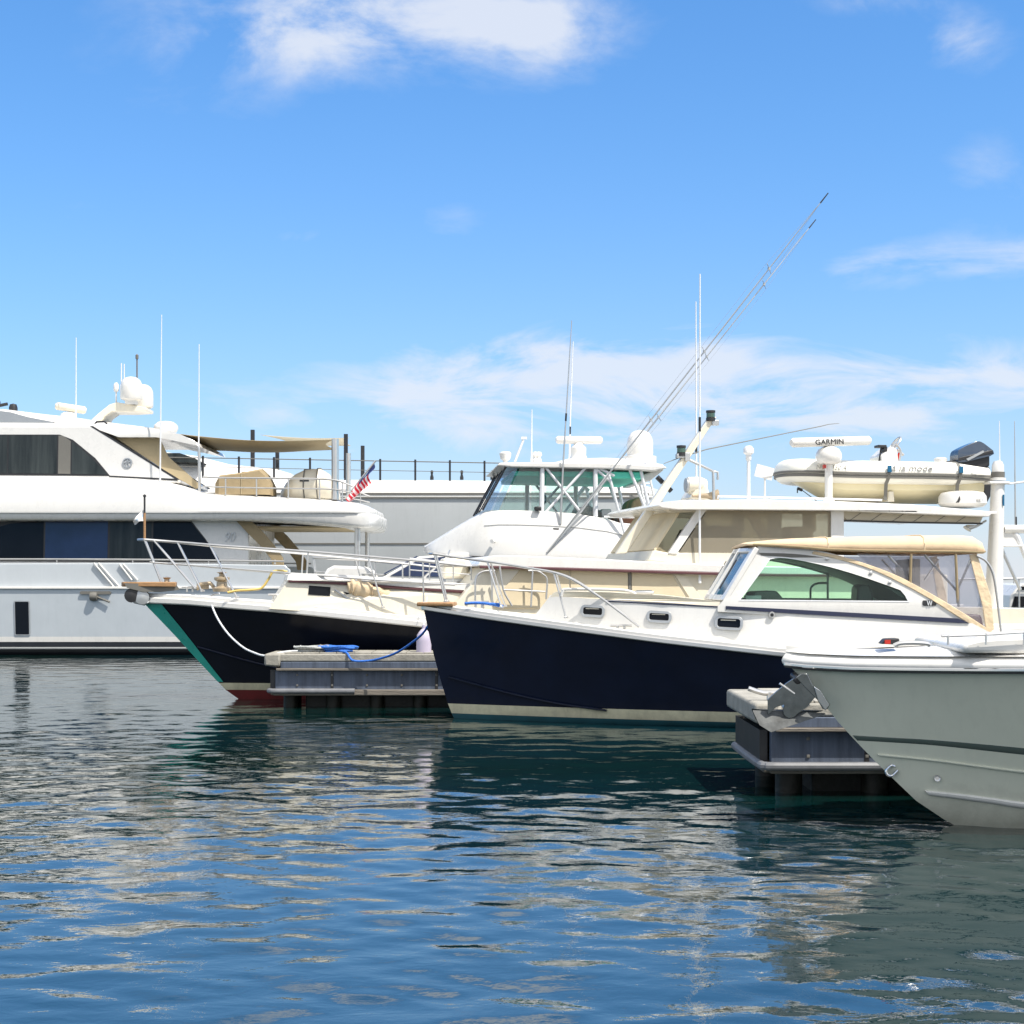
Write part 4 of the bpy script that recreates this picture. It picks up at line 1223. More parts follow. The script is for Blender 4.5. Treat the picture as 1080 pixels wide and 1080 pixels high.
# teak pulpit
bx_, bzz = B.L(447, 637, 0)
zb0 = bh.sheer_at(0)[1]
MB().add([(x, y, zb0 + dz) for dz in (.01, .075) for x, y in ((bx_ - .10, -.14), (bx_ - .10, .14), (bx_ + .5, .36), (bx_ + .5, -.36))], [(0, 1, 2, 3), (7, 6, 5, 4), (0, 1, 5, 4), (1, 2, 6, 5), (2, 3, 7, 6), (3, 0, 4, 7)]).build('bow_platform', 'teak', br, bevel=.02)
# bow rail
eb = lambda px, py: B.V(px, py, lambda x, z: -max(.16, bh.hb(bh.u_of(x, 1.6), 1.) - .16))
top = [eb(*p) for p in ((457, 584), (490, 589), (520, 593), (560, 599.5), (585, 604), (605, 612), (630, 628), (652, 644), (674, 661))]
rail(B, 'bow_rail', top, [(eb(458, 585), eb(470, 635)), (eb(514, 592.5), eb(529, 641)), (eb(584, 604), eb(597, 652))], r=.019, rs=.015)
MB().tube(cr([top[0], Vector((top[0].x - .08, 0, top[0].z)), Vector((top[0].x, -top[0].y, top[0].z))], 5), .019).build('pulpit_hoop', 'steel', br)
p = eb(500, 637)
for px, py in ((505, 639), (655, 664)):
    p = eb(px, py) + Vector((0, .02, 0))
    MB().tube([p + Vector((-.16, 0, .06)), p + Vector((.16, 0, .06))], .02).tube([p + Vector((-.05, 0, -.03)), p + Vector((-.05, 0, .06))], .02).tube([p + Vector((.05, 0, -.03)), p + Vector((.05, 0, .06))], .02).build('deck_cleat', 'steel', br)
# trunk cabin
ws = lambda x, z: -(1.42 - .16 * max(0, z - 1.85))
wc = lambda x, z: -(max(.3, min(1.47, bh.hb(bh.u_of(x, 1.6), 1.) - .34)) - .12 * max(0, z - 1.4))
rows = []
for pb, yb, pt_, yt in ((560, 654, 579, 630), (568, 655, 586, 629.3), (580, 657, 596, 629.6), (600, 659, 613, 630.7), (620, 661, 630, 631.8), (645, 664, 652, 633.2), (675, 669, 679, 635), (705, 674, 707, 636.5), (760, 686, 761, 640), (830, 702, 830, 644.5), (900, 710, 900, 648.5), (960, 716, 960, 652), (1022, 720, 1022, 655.5), (1046, 724, 1046, 668), (1100, 724, 1100, 670)):
    xb, zb = B.L(pb, yb, wc)
    xt, zt_b = B.L(pt_, yt, wc)
    half = []
    for k in range(6):
        x, z = xb + (xt - xb) * k / 5, zb + (zt_b - zb) * k / 5
        half.append(Vector((x, wc(x, z), z)))
    rows.append(half + [half[-1] * 1 + Vector((0, -half[-1].y, .03))] + [Vector((p.x, -p.y, p.z)) for p in half[::-1]])
mb = MB().grid(rows)
f0 = rows[0]
mb.grid([[f0[k], f0[12 - k]] for k in range(6)])
mb.build('trunk_cabin', 'gel', br, sharp=40)
ol = B.P([(580, 629.5), (584, 625), (590, 623.5), (640, 624.5), (700, 628), (765, 635), (765, 640), (700, 635.5), (640, 632)], lambda x, z: wc(x, z) + .04)
MB().slab(dense(ol, .25), lambda x, z: wc(x, z) + .0, lambda x, z: -wc(x, z)).build('cabin_roof', 'cream', br, bevel=.03, sharp=50)
sp = B.P([(640, 634), (700, 637), (775, 641), (850, 645.5), (900, 648.5), (960, 652), (1022, 655.5)], wc)
MB().sweep([Vector((x, wc(x, z) - .008, z)) for x, z in sp[:3]], .02, .022).build('eyebrow_trim', 'navystripe', br)
MB().slab(B.P([(765, 639), (850, 643.5), (1010, 652.2), (1022, 657.2), (1010, 657), (850, 648), (765, 642.5)], wc), lambda x, z: min(wc(x, z), ws(x, z)) - .022, lambda x, z: wc(x, z) + .02, mirror=True).build('side_stripe', 'navystripe', br)
for px, py, w_, h_ in ((625, 644.5, 26, 13), (695, 650.5, 26, 12.5), (768.5, 657, 29, 14.5)):
    cx, cz = B.L(px, py, wc)
    k = 23.2 / F
    o_, i_ = rrect(cx, cz, w_ * k, h_ * k, .4, 5, -.05), rrect(cx, cz, (w_ - 6) * k, (h_ - 5.5) * k, .25, 4, -.05)
    f_ = MB().slab(o_, lambda x, z: wc(x, z) - .035, lambda x, z: wc(x, z) + .02, [i_]).build('porthole', 'grille', br, bevel=.008)
    MB().slab(i_, lambda x, z: wc(x, z) - .006, lambda x, z: wc(x, z) + .02).build('pane', 'blackglass', f_)
    MB().slab([(cx - w_ * k * .28, cz + h_ * k * .18), (cx + w_ * k * .25, cz + h_ * k * .15), (cx + w_ * k * .25, cz + h_ * k * .22), (cx - w_ * k * .28, cz + h_ * k * .24)], lambda x, z: wc(x, z) - .012, lambda x, z: wc(x, z)).build('inner_blind', 'cream', f_)
cx, cz = B.L(855, 628 + 20, wc)
cx, cz = B.L(814, 648.5, wc)
mb = MB().lathe([(.045, -.03), (.05, -.02), (.05, 0)], (cx, wc(cx, cz), cz), 14, axis='y')
o = mb.build('drain_fitting', 'steel', br)
MB().lathe([(.0, -.033), (.026, -.032), (.026, -.02)], (cx, wc(cx, cz), cz), 12, axis='y').build('hole', 'dark', o)
mb = MB().tube(cr(B.PV([(592, 629), (594, 623.5), (599, 621.5), (650, 622), (668, 625), (670, 630)], -.95), 4), .022)
mb.build('hand_rail', 'gel', br)
MB().tube(cr(B.PV([(664, 634), (667, 629.5), (672, 628.5), (735, 634), (739, 637), (739, 641)], -.95), 4), .02).build('hand_rail', 'cream', br)
o = MB().box(B.V(679, 625, -.5), (.30, .5, .05), None).build('deck_hatch', 'steel', br, bevel=.015)
MB().box(B.V(679, 623.7, -.5), (.24, .44, .03)).build('pane', 'bluepane', o)
# wheelhouse: side walls with the long window, front windscreen in three panes
outer = B.P(sm2([(800, 575.5), (835, 577), (868, 581.5), (905, 592.5), (940, 608), (975, 626.5), (1005, 642), (1026, 654)], 4) + [(1040, 664), (1015, 660), (900, 654), (757, 645), (757, 640), (763, 633)], ws)
hole = B.P(sm2([(811, 589), (822, 587.5), (842, 590), (875, 597.5), (905, 606.5), (935, 617), (951, 623)], 3) + [(956, 629), (959, 635), (900, 634.5), (840, 634), (779, 633.5), (786, 624)], ws)
for sg in (1, -1):
    o = MB().slab(outer, lambda x, z: sg * (ws(x, z) - .01), lambda x, z: sg * (ws(x, z) + .07), [hole]).build('wheelhouse_side', 'gel', br, bevel=.008)
    MB().slab(hole, lambda x, z: sg * (ws(x, z) + .026), lambda x, z: sg * (ws(x, z) + .034)).build('side_window', 'greenglass', o)
    hi = [(x + (hole_c[0] - x) * .02, z + (hole_c[1] - z) * .045) for hole_c in [(sum(p[0] for p in hole) / len(hole), sum(p[1] for p in hole) / len(hole))] for x, z in hole]
    MB().slab(hole, lambda x, z: sg * (ws(x, z) - .016), lambda x, z: sg * (ws(x, z) + .02), [hi]).build('window_gasket', 'gel' if False else 'alu', o)
a, b = B.L(764, 634, -1.4), B.L(798, 578, -1.34)
nf = Vector((-(b[1] - a[1]), 0, (b[0] - a[0]))).normalized()
def front(y0, y1, s0, s1, th, m, name, parent=None, off=0.):
    Q = []
    for s_ in (s0, s1):
        for y in (y0, y1):
            yy = y * (1 - .045 * s_)
            bow = -.16 * (1 - (y / 1.4) ** 2)
            Q.append(Vector((a[0] + (b[0] - a[0]) * s_ + bow, yy, a[1] + (b[1] - a[1]) * s_)))
    Q = [Q[0], Q[1], Q[3], Q[2]]
    return MB().add([p + nf * (off - th) for p in Q] + [p + nf * (off + th) for p in Q], [(0, 1, 2, 3), (7, 6, 5, 4), (0, 1, 5, 4), (1, 2, 6, 5), (2, 3, 7, 6), (3, 0, 4, 7)]).build(name, m, parent or br, bevel=.008)
ys_ = (-1.42, -1.27, -.48, -.40, .40, .48, 1.27, 1.42)
for i in (0, 2, 4, 6):
    front(ys_[i], ys_[i + 1], 0, 1, .035, 'gel', 'windscreen_frame')
for i in (1, 3, 5):
    front(ys_[i], ys_[i + 1], 0, .10, .03, 'gel', 'windscreen_sill')
    front(ys_[i], ys_[i + 1], .92, 1, .03, 'gel', 'windscreen_header')
    o = front(ys_[i], ys_[i + 1], .10, .92, .006, 'bluepane', 'windscreen_pane', None, -.01)
    if i != 3:
        p0 = Vector((a[0] + (b[0] - a[0]) * .2 - .1, (ys_[i] + ys_[i + 1]) / 2 - .2, a[1] + (b[1] - a[1]) * .2)) + nf * .05
        MB().tube([p0, p0 + Vector(((b[0] - a[0]) * .55, .12, (b[1] - a[1]) * .55))], .012).build('wiper', 'dark', o)
# interior: floor, dashboard, seats, after bulkhead pieces seen through the glass
x0_ = B.L(775, 640, -1.3)[0]; x1_ = B.L(1020, 640, -1.3)[0]
MB().slab([(x0_, 1.15), (x1_ + .6, 1.15), (x1_ + .6, 1.2), (x0_, 1.2)], lambda x, z: -1.3, lambda x, z: 1.3).build('cabin_sole', 'teak', br)
MB().slab(B.P([(788, 636), (794, 624), (818, 623), (829, 636)], -1.0), lambda x, z: -1.15, lambda x, z: -.1).build('dashboard', 'rubber', br, bevel=.03)
MB().slab(B.P([(786, 634.5), (786, 628), (803, 628), (803, 634.5)], -1.2), lambda x, z: -1.22, lambda x, z: -1.0).build('chart_box', 'gel', br, bevel=.01)
MB().slab(B.P([(901, 636), (902, 619), (906, 616), (915, 617), (918, 624), (919, 636)], -.9), lambda x, z: -1.1, lambda x, z: -.55).build('helm_seat', 'dark', br, bevel=.05)
MB().tube(cr(B.PV([(855, 637), (855, 622), (858, 617), (864, 615), (872, 615)], .9), 4), .018).tube(B.PV([(873, 637), (873, 600)], .9), .018).build('grab_pole', 'steel', br)
hl_ = sm2([(800, 583), (835, 584), (868, 588), (905, 596.5), (940, 611), (975, 629.5)], 4)
hl2 = sm2([(985, 644), (955, 632), (930, 617), (900, 604), (866, 594), (833, 588), (803, 586)], 4)
MB().slab(B.P(hl_ + hl2, -1.3), lambda x, z: -1.32, lambda x, z: 1.32).build('headliner', 'rubber', br)
# canvas top
wt_ = 1.38
rows = []
for px, tp_, bt, w_ in ((786, 573.8, 575.5, 1.26), (792, 572, 576, 1.32), (815, 569.8, 577, 1.36), (840, 568, 578.5, 1.38), (870, 567, 581, 1.38), (920, 566, 582.5, 1.38), (970, 565.2, 583, 1.38), (1010, 564.8, 583.5, 1.38), (1024, 566, 584, 1.37), (1031, 571, 584, 1.33), (1033, 577, 583.5, 1.28)):
    x, z = B.L(px, tp_, -w_ * .75)
    zb = B.L(px, bt, -w_)[1]
    rows.append([Vector((x, y * w_, zz)) for y, zz in ((-.97, zb), (-1, zb + .02), (-1, zb + (z - zb) * .5), (-.95, zb + (z - zb) * .85), (-.8, z), (-.4, z + .015), (0, z + .02), (.4, z + .015), (.8, z), (.95, zb + (z - zb) * .85), (1, zb + (z - zb) * .5), (1, zb + .02), (.97, zb))])
mb = MB().grid(rows)
for r in (rows[0], rows[-1]):
    mb.add(r, [list(range(13))])
cv_ = mb.build('canvas_top', 'tan', br, sharp=70)
for k in (4, 6):
    MB().tube([p + Vector((.06 * (i - 6) * 0, 0, .008)) for i, p in enumerate(rows[k])], .008, 6).build('seam', 'tanfold', cv_)
MB().tube([r[1] + Vector((0, -.012, .005)) for r in rows[1:]], .016, 6).build('piping', 'brown', cv_)
# piping and canvas strip along the roof side
st_ = sm2([(858, 581.5), (888, 587), (920, 597), (950, 609), (985, 628), (1015, 646), (1046, 666)], 4)
lo_ = sm2([(1042, 671), (1010, 650.5), (980, 631.5), (948, 614), (918, 600.3), (886, 590.3), (856, 584)], 4)
MB().slab(B.P(st_ + lo_, ws), lambda x, z: ws(x, z) - .03, lambda x, z: ws(x, z) + .0, mirror=True).build('canvas_strip', 'tanfold', br, bevel=.008)
MB().slab(B.P([(1022, 585), (1030, 584), (1045, 630), (1048, 664), (1040, 668), (1036, 640)], ws), lambda x, z: ws(x, z) - .03, lambda x, z: ws(x, z) + .0, mirror=True).build('canvas_strap', 'tanfold', br, bevel=.008)
# clear curtain
cl = B.P([(903, 584), (1023, 584.5), (1036, 640), (1041, 663), (1010, 645), (985, 630), (950, 611), (920, 598)], ws)
MB().slab(cl, lambda x, z: ws(x, z) + .01, lambda x, z: ws(x, z) + .016, mirror=True).build('clear_curtain', 'vinyl', br)
for k, pts in enumerate(([(961, 584), (960, 618)], [(1008, 584), (1010, 636)])):
    MB().tube(B.PV(pts, -1.38), .02).build('zip_seam', 'brown', br)
mb = MB()
for pts in ([(937, 586), (952, 602)], [(975, 585), (1010, 624)], [(1024, 590), (1010, 622)], [(1010, 622), (1011, 640)]):
    MB().tube(B.PV(pts, -1.3), .018).build('canopy_bow', 'steel', br)
for pts in ([(975, 612), (990, 590)], [(930, 590), (950, 612)]):
    MB().tube(B.PV(pts, 1.25), .018).build('canopy_bow', 'steel', br)
MB().tube(cr(B.PV([(1030, 586), (1040, 592), (1047, 604), (1051, 625), (1056, 668)], -1.36), 5), .018).build('handrail_hoop', 'steel', br)
x_, z_ = B.L(1000, 640, 1.0)
MB().slab(B.P([(955, 660), (955, 590), (962, 590), (962, 660)], .4), lambda x, z: -.2, lambda x, z: 1.2).build('after_bulkhead', 'brown', br)
MB().slab(B.P([(1000, 668), (1002, 646), (1030, 648), (1034, 668)], -.6), lambda x, z: -.9, lambda x, z: .7).build('cockpit_seat', 'maroon', br, bevel=.04)
# dark badge with a silver letter shape
cx, cz = B.L(980, 636, ws)
k = 22.9 / F
bd = MB().slab(rrect(cx, cz, 14 * k, 5.6 * k, .25, 4), lambda x, z: ws(x, z) - .02, lambda x, z: ws(x, z)).build('badge', 'dark', br, bevel=.004)
W_ = [(-3, 2.6), (-1.6, -2.6), (-.9, -2.6), (0, .8), (.9, -2.6), (1.6, -2.6), (3, 2.6), (2, 2.6), (1.2, -.6), (.4, 2.4), (-.4, 2.4), (-1.2, -.6), (-2, 2.6)]
MB().slab([(cx + x * k, cz + z * k) for x, z in W_], lambda x, z: ws(x, z) - .03, lambda x, z: ws(x, z) - .019).build('badge_letter', 'chrome', bd)
mb = MB()
for px, py in ((872, 591.5), (918, 606.5), (938, 616.5)):
    p = B.V(px, py - 2, ws)
    MB().lathe([(.03, -.025), (.022, -.03), (0, -.035)], p, 10, axis='y').build('snap_fitting', 'steel', br)
for i_ in (0,):
    p = B.V(742, 690 - 5, -1.7)

# ================================================================== white sport fishing yacht between the cruiser and the grey ship
C = Frame('sportfishing_yacht', 'white sport fishing yacht with green hardtop underside and two tall outriggers', 'yacht', 360, 38.5, 5)
c_r = C.root
cst = [(-.5, .8), (0, 0), (1.0, -.7), (1.9, -1.5)]
ch = Hull(C, 15.2, 2.5, 2.2, cst, [(318, 620), (380, 621), (460, 623), (560, 627), (680, 634), (800, 640)], e0=1.4, e1=2.6, um=.6)
ch.build([(.12, 0), (9, 1)], ['blackboot', 'gel'])
ch.deck('deck')
MB().sweep(ch.uedge(), .08, .1).build('rub_rail', 'gel', c_r)
eC = lambda px, py: C.V(px, py, lambda x, z: -max(.2, ch.hb(ch.u_of(x, 1.9), 1.) - .12))
rail(C, 'bow_rail', [eC(*p) for p in ((330, 588), (380, 590), (430, 593.5), (500, 597))], [(eC(330, 588), eC(334, 620)), (eC(395, 591), eC(397, 621)), (eC(453, 594.5), eC(455, 623))], r=.025, mids=[[eC(*p) for p in ((332, 603), (400, 606), (500, 610))]], rs=.016)
ol = C.P([(335, 618), (345, 600), (352, 596.5), (385, 597.5), (396, 602), (402, 618)], -1.0)
MB().slab(ol, lambda x, z: -1.0, lambda x, z: 1.0).build('foredeck_hatch', 'gel', c_r, bevel=.06)
wC = lambda x, z: -(1.9 - .08 * max(0, z - 2.))
ol = C.P([(396, 612), (405, 608), (442, 587), (500, 582), (740, 590), (740, 640), (396, 640)], wC)
MB().slab(ol, wC, lambda x, z: -wC(x, z)).build('saloon', 'gel', c_r, bevel=.03)
for p in ([(412, 607), (443, 589.5), (470, 587), (446, 608)], [(450, 608), (474, 587.5), (520, 587.5), (560, 589), (560, 610)]):
    MB().slab(C.P(p, wC), lambda x, z: wC(x, z) - .02, lambda x, z: wC(x, z) + .03, mirror=True).build('saloon_window', 'blueglass', c_r)
a, b = C.L(406, 606, -1.6), C.L(441, 587.5, -1.6)
P4 = [Vector((a[0], -1.75, a[1])), Vector((a[0], 1.75, a[1])), Vector((b[0], 1.6, b[1])), Vector((b[0], -1.6, b[1]))]
up_ = Vector((-.03, 0, .03))
MB().add([p + up_ * .3 for p in P4] + [p + up_ for p in P4], [(0, 1, 2, 3), (7, 6, 5, 4), (0, 1, 5, 4), (1, 2, 6, 5), (2, 3, 7, 6), (3, 0, 4, 7)]).build('windscreen', 'blueglass', c_r)
# flybridge brow, lofted
rows = []
for px, tp_, bt, w_ in ((448, 577.3, 578.6, .55), (451, 575.8, 580.6, .95), (458, 571.6, 582.6, 1.18), (470, 564.2, 584.2, 1.45), (485, 555, 585.4, 1.7), (500, 546, 586.2, 1.92), (511, 540, 586.8, 2.04), (525, 538.4, 587.2, 2.12), (545, 538.2, 587.7, 2.17), (580, 539.5, 588.5, 2.2), (610, 542, 589.5, 2.2), (640, 547, 591, 2.2), (660, 553.5, 592.5, 2.19), (678, 564, 594, 2.15), (692, 574.5, 596, 2.08), (705, 583, 597, 1.98)):
    wtop = w_ * .88
    x, z = C.L(px, tp_, -wtop)
    zb = C.L(px, bt, -w_)[1]
    half = [(w_ * .93, zb - .05), (w_, zb), (w_ * 1.0, zb + (z - zb) * .10), (w_ * .95, zb + (z - zb) * .55), (wtop * 1.01, z - .03), (wtop * .985, z), (wtop * .9, z + .01)]
    rows.append([Vector((x, -y, zz)) for y, zz in half] + [Vector((x, 0, z + (.05 if px < 515 else .02)))] + [Vector((x, y, zz)) for y, zz in half[::-1]])
mb = MB().grid(rows, close=True)
for r in (rows[0], rows[-1]):
    mb.add(r, [list(range(15))])
mb.build('flybridge_brow', 'gel', c_r, sharp=28)
for sg in (1, -1):
    MB().tube([r[3].lerp(r[4], .35) * 1 if sg > 0 else Vector((r[3].lerp(r[4], .35).x, -r[3].lerp(r[4], .35).y, r[3].lerp(r[4], .35).z)) for r in rows[6:-1]], .022, 6).build('moulding', 'gel', c_r)
wE_ = lambda x, z: -1.80
gl = [([(509, 538), (534, 491.5), (547, 491.5), (526, 538)], 'bluetint'), ([(528, 538.5), (549, 492), (573, 492.5), (573, 540)], 'clear'), ([(576, 540), (576, 492.5), (630, 494), (630, 544)], 'clear')]
for p, m in gl:
    MB().slab(C.P(p, -1.8), lambda x, z: -1.815, lambda x, z: -1.80, mirror=True).build('enclosure_panel', m, c_r)
a, b = C.L(509, 538, -1.8), C.L(534, 491.5, -1.8)
for y0, y1 in ((-1.75, -.62), (-.58, .58), (.62, 1.75)):
    P4 = [Vector((a[0], y0, a[1])), Vector((a[0], y1, a[1])), Vector((b[0], y1, b[1])), Vector((b[0], y0, b[1]))]
    MB().add(P4 + [p + Vector((.012, 0, .006)) for p in P4], [(0, 1, 2, 3), (7, 6, 5, 4), (0, 1, 5, 4), (1, 2, 6, 5), (2, 3, 7, 6), (3, 0, 4, 7)]).build('front_panel', 'clear', c_r)
mb = MB()
for y in (-1.8, -.6, .6, 1.8):
    MB().tube([Vector((a[0], y, a[1])), Vector((b[0], y, b[1]))], .026 if abs(y) > 1 else .016, 8).build('enclosure_frame', 'dark', c_r)
# hardtop with green lining
ol = C.P([(524, 491), (527, 488), (560, 487.5), (640, 488), (700, 491), (704, 493.5), (690, 497), (640, 494.5), (540, 492.8)], -1.98)
ht = MB().slab(ol, lambda x, z: -1.98, lambda x, z: 1.98).build('hardtop', 'gel', c_r, bevel=.03)
rows = []
for px, py, w_ in ((585, 488, 1.6), (600, 484, 1.65), (640, 483, 1.65), (672, 484.5, 1.6), (700, 490, 1.5)):
    x, z = C.L(px, py, -w_)
    zb = C.L(px, 490, -1.9)[1]
    rows.append([Vector((x, y * w_, zz)) for y, zz in ((-1.08, zb), (-1, z - .02), (-.9, z + .02), (0, z + .05), (.9, z + .02), (1, z - .02), (1.08, zb))])
mb = MB().grid(rows)
for r in (rows[0], rows[-1]):
    mb.add(r, [list(range(7))])
mb.build('roof_crown', 'gel', ht, sharp=50)
zg = C.L(600, 494.2, -1.98)[1]
g0, g1 = C.L(541, 494, -1.9)[0], C.L(680, 494, -1.9)[0]
MB().slab([(g0, zg - .17), (g1, zg - .22), (g1, zg - .05), (g0, zg - .05)], lambda x, z: -1.75, lambda x, z: 1.75).build('headliner', 'greentop', ht, bevel=.03)
g2 = C.L(703, 494, -1.9)[0]
MB().slab([(g1 + .02, zg - .10), (g1 + .02, zg - .26), (g2 - .35, zg - .26), (g2 - .02, zg + .0), (g2 - .02, zg + .04)], lambda x, z: -1.6, lambda x, z: 1.6).build('after_locker', 'gel', ht, bevel=.03)
# frame tubes
def tubes(name, lst, t, r, m='alu', mirror=True):
    for pts in lst:
        for sg in ((1, -1) if mirror else (1,)):
            P_ = C.PV(pts, t)
            MB().tube([Vector((p.x, sg * p.y, p.z)) for p in P_], r, 8).build(name, m, c_r)
tubes('hardtop_post', [[(572, 493), (571, 545)], [(628, 494), (628, 545)]], -1.86, .06)
tubes('hardtop_brace', [[(576, 493.5), (612, 540)], [(617, 494), (575, 541)], [(628, 494), (644, 508)], [(632, 494), (648, 502)], [(643, 500), (627, 520)]], -1.88, .035)
tubes('after_post', [[(664, 495), (684, 545), (692, 572)], [(676, 497), (690, 560)]], -1.86, .04)
tubes('outrigger_stay', [[(642, 500), (666, 590)], [(642, 500), (580, 582)]], -2.12, .035)
tubes('ladder_rail', [[(671, 497), (680, 530)], [(684, 498), (691, 530)]], .6, .03, mirror=False)
for y in (503, 510, 517, 524):
    tubes('ladder_rung', [[(672 + (y - 497) * .28, y), (684 + (y - 497) * .22, y)]], .6, .02, mirror=False)
tubes('bridge_rail', [[(637, 545), (690, 546)], [(690, 546), (694, 570)], [(650, 552), (690, 556)]], -1.75, .025)
# helm station
x, z = C.L(622, 545, -.4)
MB().slab(C.P([(606, 548), (608, 536), (618, 534), (632, 540), (632, 548)], -.6), lambda x, z: -1.1, lambda x, z: .3).build('helm_console', 'rubber', c_r, bevel=.04)
MB().slab(C.P([(632, 545), (634, 537), (644, 537), (646, 545)], -.8), lambda x, z: -.85, lambda x, z: -.6).build('instrument_box', 'grille', c_r, bevel=.02)
for y0, y1 in ((-1.2, -.6), (-.2, .4)):
    o = MB().slab(C.P([(651, 553), (649, 545), (648, 540), (660, 538), (669, 541), (671, 553)], -.9), lambda x, z: y0, lambda x, z: y1).build('helm_chair', 'seat', c_r, bevel=.05)
    MB().slab(C.P([(662, 540), (666, 528), (673, 524), (677, 526), (672, 544)], -.9), lambda x, z: y0 - .02, lambda x, z: y1 + .02).build('backrest', 'brown', o, bevel=.05)
# electronics on the hardtop
x, z = C.L(675, 484, -.4)
h_ = C.L(675, 453.5, -.4)[1] - z
MB().lathe([(.42, -.2), (.42, .06), (.33, .08), (.325, .1), (.335, .14), (.335, h_ - .33), (.31, h_ - .2), (.24, h_ - .08), (.12, h_ - .015), (0, h_)], (x, -.4, z), 30).build('satellite_dome', 'gel', ht, sharp=40)
x, z = C.L(610, 484, -.6)
o = MB().lathe([(.24, -.1), (.22, .02), (.19, .1), (.20, .16), (.2, .28), (.12, .35), (.1, .4)], (x, -.6, z), 22).build('open_array_radar', 'gel', ht, sharp=40)
a, b = C.V(586.5, 464, -.7), C.V(635, 464.3, -.5)
MB().tube([a, a.lerp(b, .04), a.lerp(b, .96), b], [.07, .10, .10, .07], 12).build('antenna_bar', 'gel', o, sharp=50)
x, z = C.L(533, 487, -1.3)
MB().lathe([(.05, -.05), (.06, .02), (.12, .06), (.15, .2), (.12, .24), (0, .25)], (x, -1.3, z), 16).build('searchlight', 'gel', ht)
for px in (564.5, 568):
    x, z = C.L(px, 487, -.8)
    MB().lathe([(.08, -.03), (.08, .05), (.05, .1), (.09, .16), (.07, .24), (0, .26)], (x, -.8, z), 12).build('horn', 'gel', ht)
MB().tube(C.PV([(543, 487), (552, 464)], -1.2), .03).box(C.V(552.5, 462, -1.2), (.14, .08, .06)).build('flag_holder', 'gel', ht)
whip(C, 'whip_antenna', C.PV([(560.5, 486), (561, 432)], -.9), .022, .012)
whip(C, 'whip_antenna', C.PV([(591, 552), (594, 490), (597, 440), (603, 338)], -2.05), .03, .011, 'grille', joint=C.PV([(596.7, 444), (597.2, 436)], -2.05))
whip(C, 'whip_antenna', C.PV([(600.5, 486), (601.5, 440), (604.5, 360)], 1.2), .028, .011, 'alu', joint=C.PV([(601.2, 458), (601.4, 450)], 1.2))
# outriggers with spreaders and rigging
for (p0, p1, t0_, t1_) in (((577, 583), (873.5, 203.5), -2.2, -2.9), ((594, 566), (860.5, 231.5), 2.1, 2.8)):
    a = C.V(*p0, t0_); b = C.V(*p1, t1_)
    d_ = b - a
    n_ = 14
    pts = [a + d_ * (k / n_) for k in range(n_ + 1)]
    o = MB().tube(pts, [.024 - .014 * k / n_ for k in range(n_ + 1)], 8).build('outrigger', 'grille', c_r)
    MB().tube([a + d_ * .972, b], [.018, .013], 8).build('tip', 'dark', o)
    q = Vector((0, 1, 0)).cross(d_).normalized()
    for f_ in (.37, .56, .79):
        c = a + d_ * f_
        MB().tube([c - Vector((0, .2, 0)) - q * .12, c + q * .0, c + Vector((0, .2, 0)) + q * .12], .009, 6).box(c, (.06, .06, .06)).build('spreader', 'grille', o)
    for s_ in (1, -1):
        L_ = [a + d_ * .03] + [a + d_ * f_ + (Vector((0, .2, 0)) + q * .14) * s_ for f_ in (.37, .56, .79)] + [a + d_ * .97]
        MB().tube(L_, .003, 4).build('rigging_wire', 'grille', o)
for px in (521,):
    p = C.V(px, 571, lambda x, z: -2.12)
    MB().tube([p, p + Vector((-.06, -.12, 0))], .05, 10).build('side_light', 'gel', c_r)
for (px, py) in ((567, 536.5), (586, 559)):
    p = C.V(px, py, -2.0)
    MB().box(p, (.16, .14, .1)).build('spot_lamp', 'dark', c_r, bevel=.02)
# ================================================================== white centre console boat at the right, nearest
Rf = Frame('console_boat', 'nearest white boat with flared pale hull, dark sheer stripe and anchor at its bow', 'motor boat', 1008, 13.75, 0)
rr_ = Rf.root
rst = [Rf.L(px, py, 0)[::-1] for px, py in ((820, 691), (836, 705), (858, 728), (880, 757), (900, 779), (925, 805), (950, 829), (972, 850), (985, 860), (1008, 870))] + [(-.45, .9)]
rh = Hull(Rf, 7.6, 1.36, 1.15, rst, [(820, 698), (850, 701), (900, 703.5), (980, 704.5), (1080, 705), (1250, 706)], e0=1.5, e1=3.0, um=.7, tap=.03)
rh.build([(.04, 0), (9, 1)], ['gelhull', 'gelhull'])
rh.deck('gel', camber=.09, drop=-.10)
# bright gunwale cap above a dark rub rail
rows = []
E1 = rh.uedge(0, 0)
mb = MB()
for i, p in enumerate(E1):
    a_, b_ = E1[max(0, i - 1)], E1[min(len(E1) - 1, i + 1)]
    q = Vector(((b_ - a_).y, -(b_ - a_).x, 0)).normalized()
    if q.dot(Vector((p.x - 4, p.y, 0))) < 0:
        q = -q
    rows.append([p + q * max(o_, -.92 * abs(p.y)) + Vector((0, 0, z)) for o_, z in ((-.02, -.015), (.03, -.008), (.038, .02), (.028, .05), (-.03, .085), (-.14, .125), (-.30, .15))])
mb.grid(rows).build('gunwale', 'gel', rr_, sharp=60)
MB().sweep([p + Vector((0, 0, -.012)) for p in rh.uedge(-.03)], .05, .03).build('rub_rail', 'chrome', rr_)
MB().sweep([p + Vector((0, 0, -.035)) for p in rh.uedge(-.012)], .03, .02).build('rub_rail_base', 'dark', rr_)
def on_hull(pts, n=6):
    out = []
    for px, py in pts:
        x, z = Rf.L(px, py, lambda x, z: rh.at(x, z).y)
        out.append(rh.at(x, z))
    return cr(out, n)
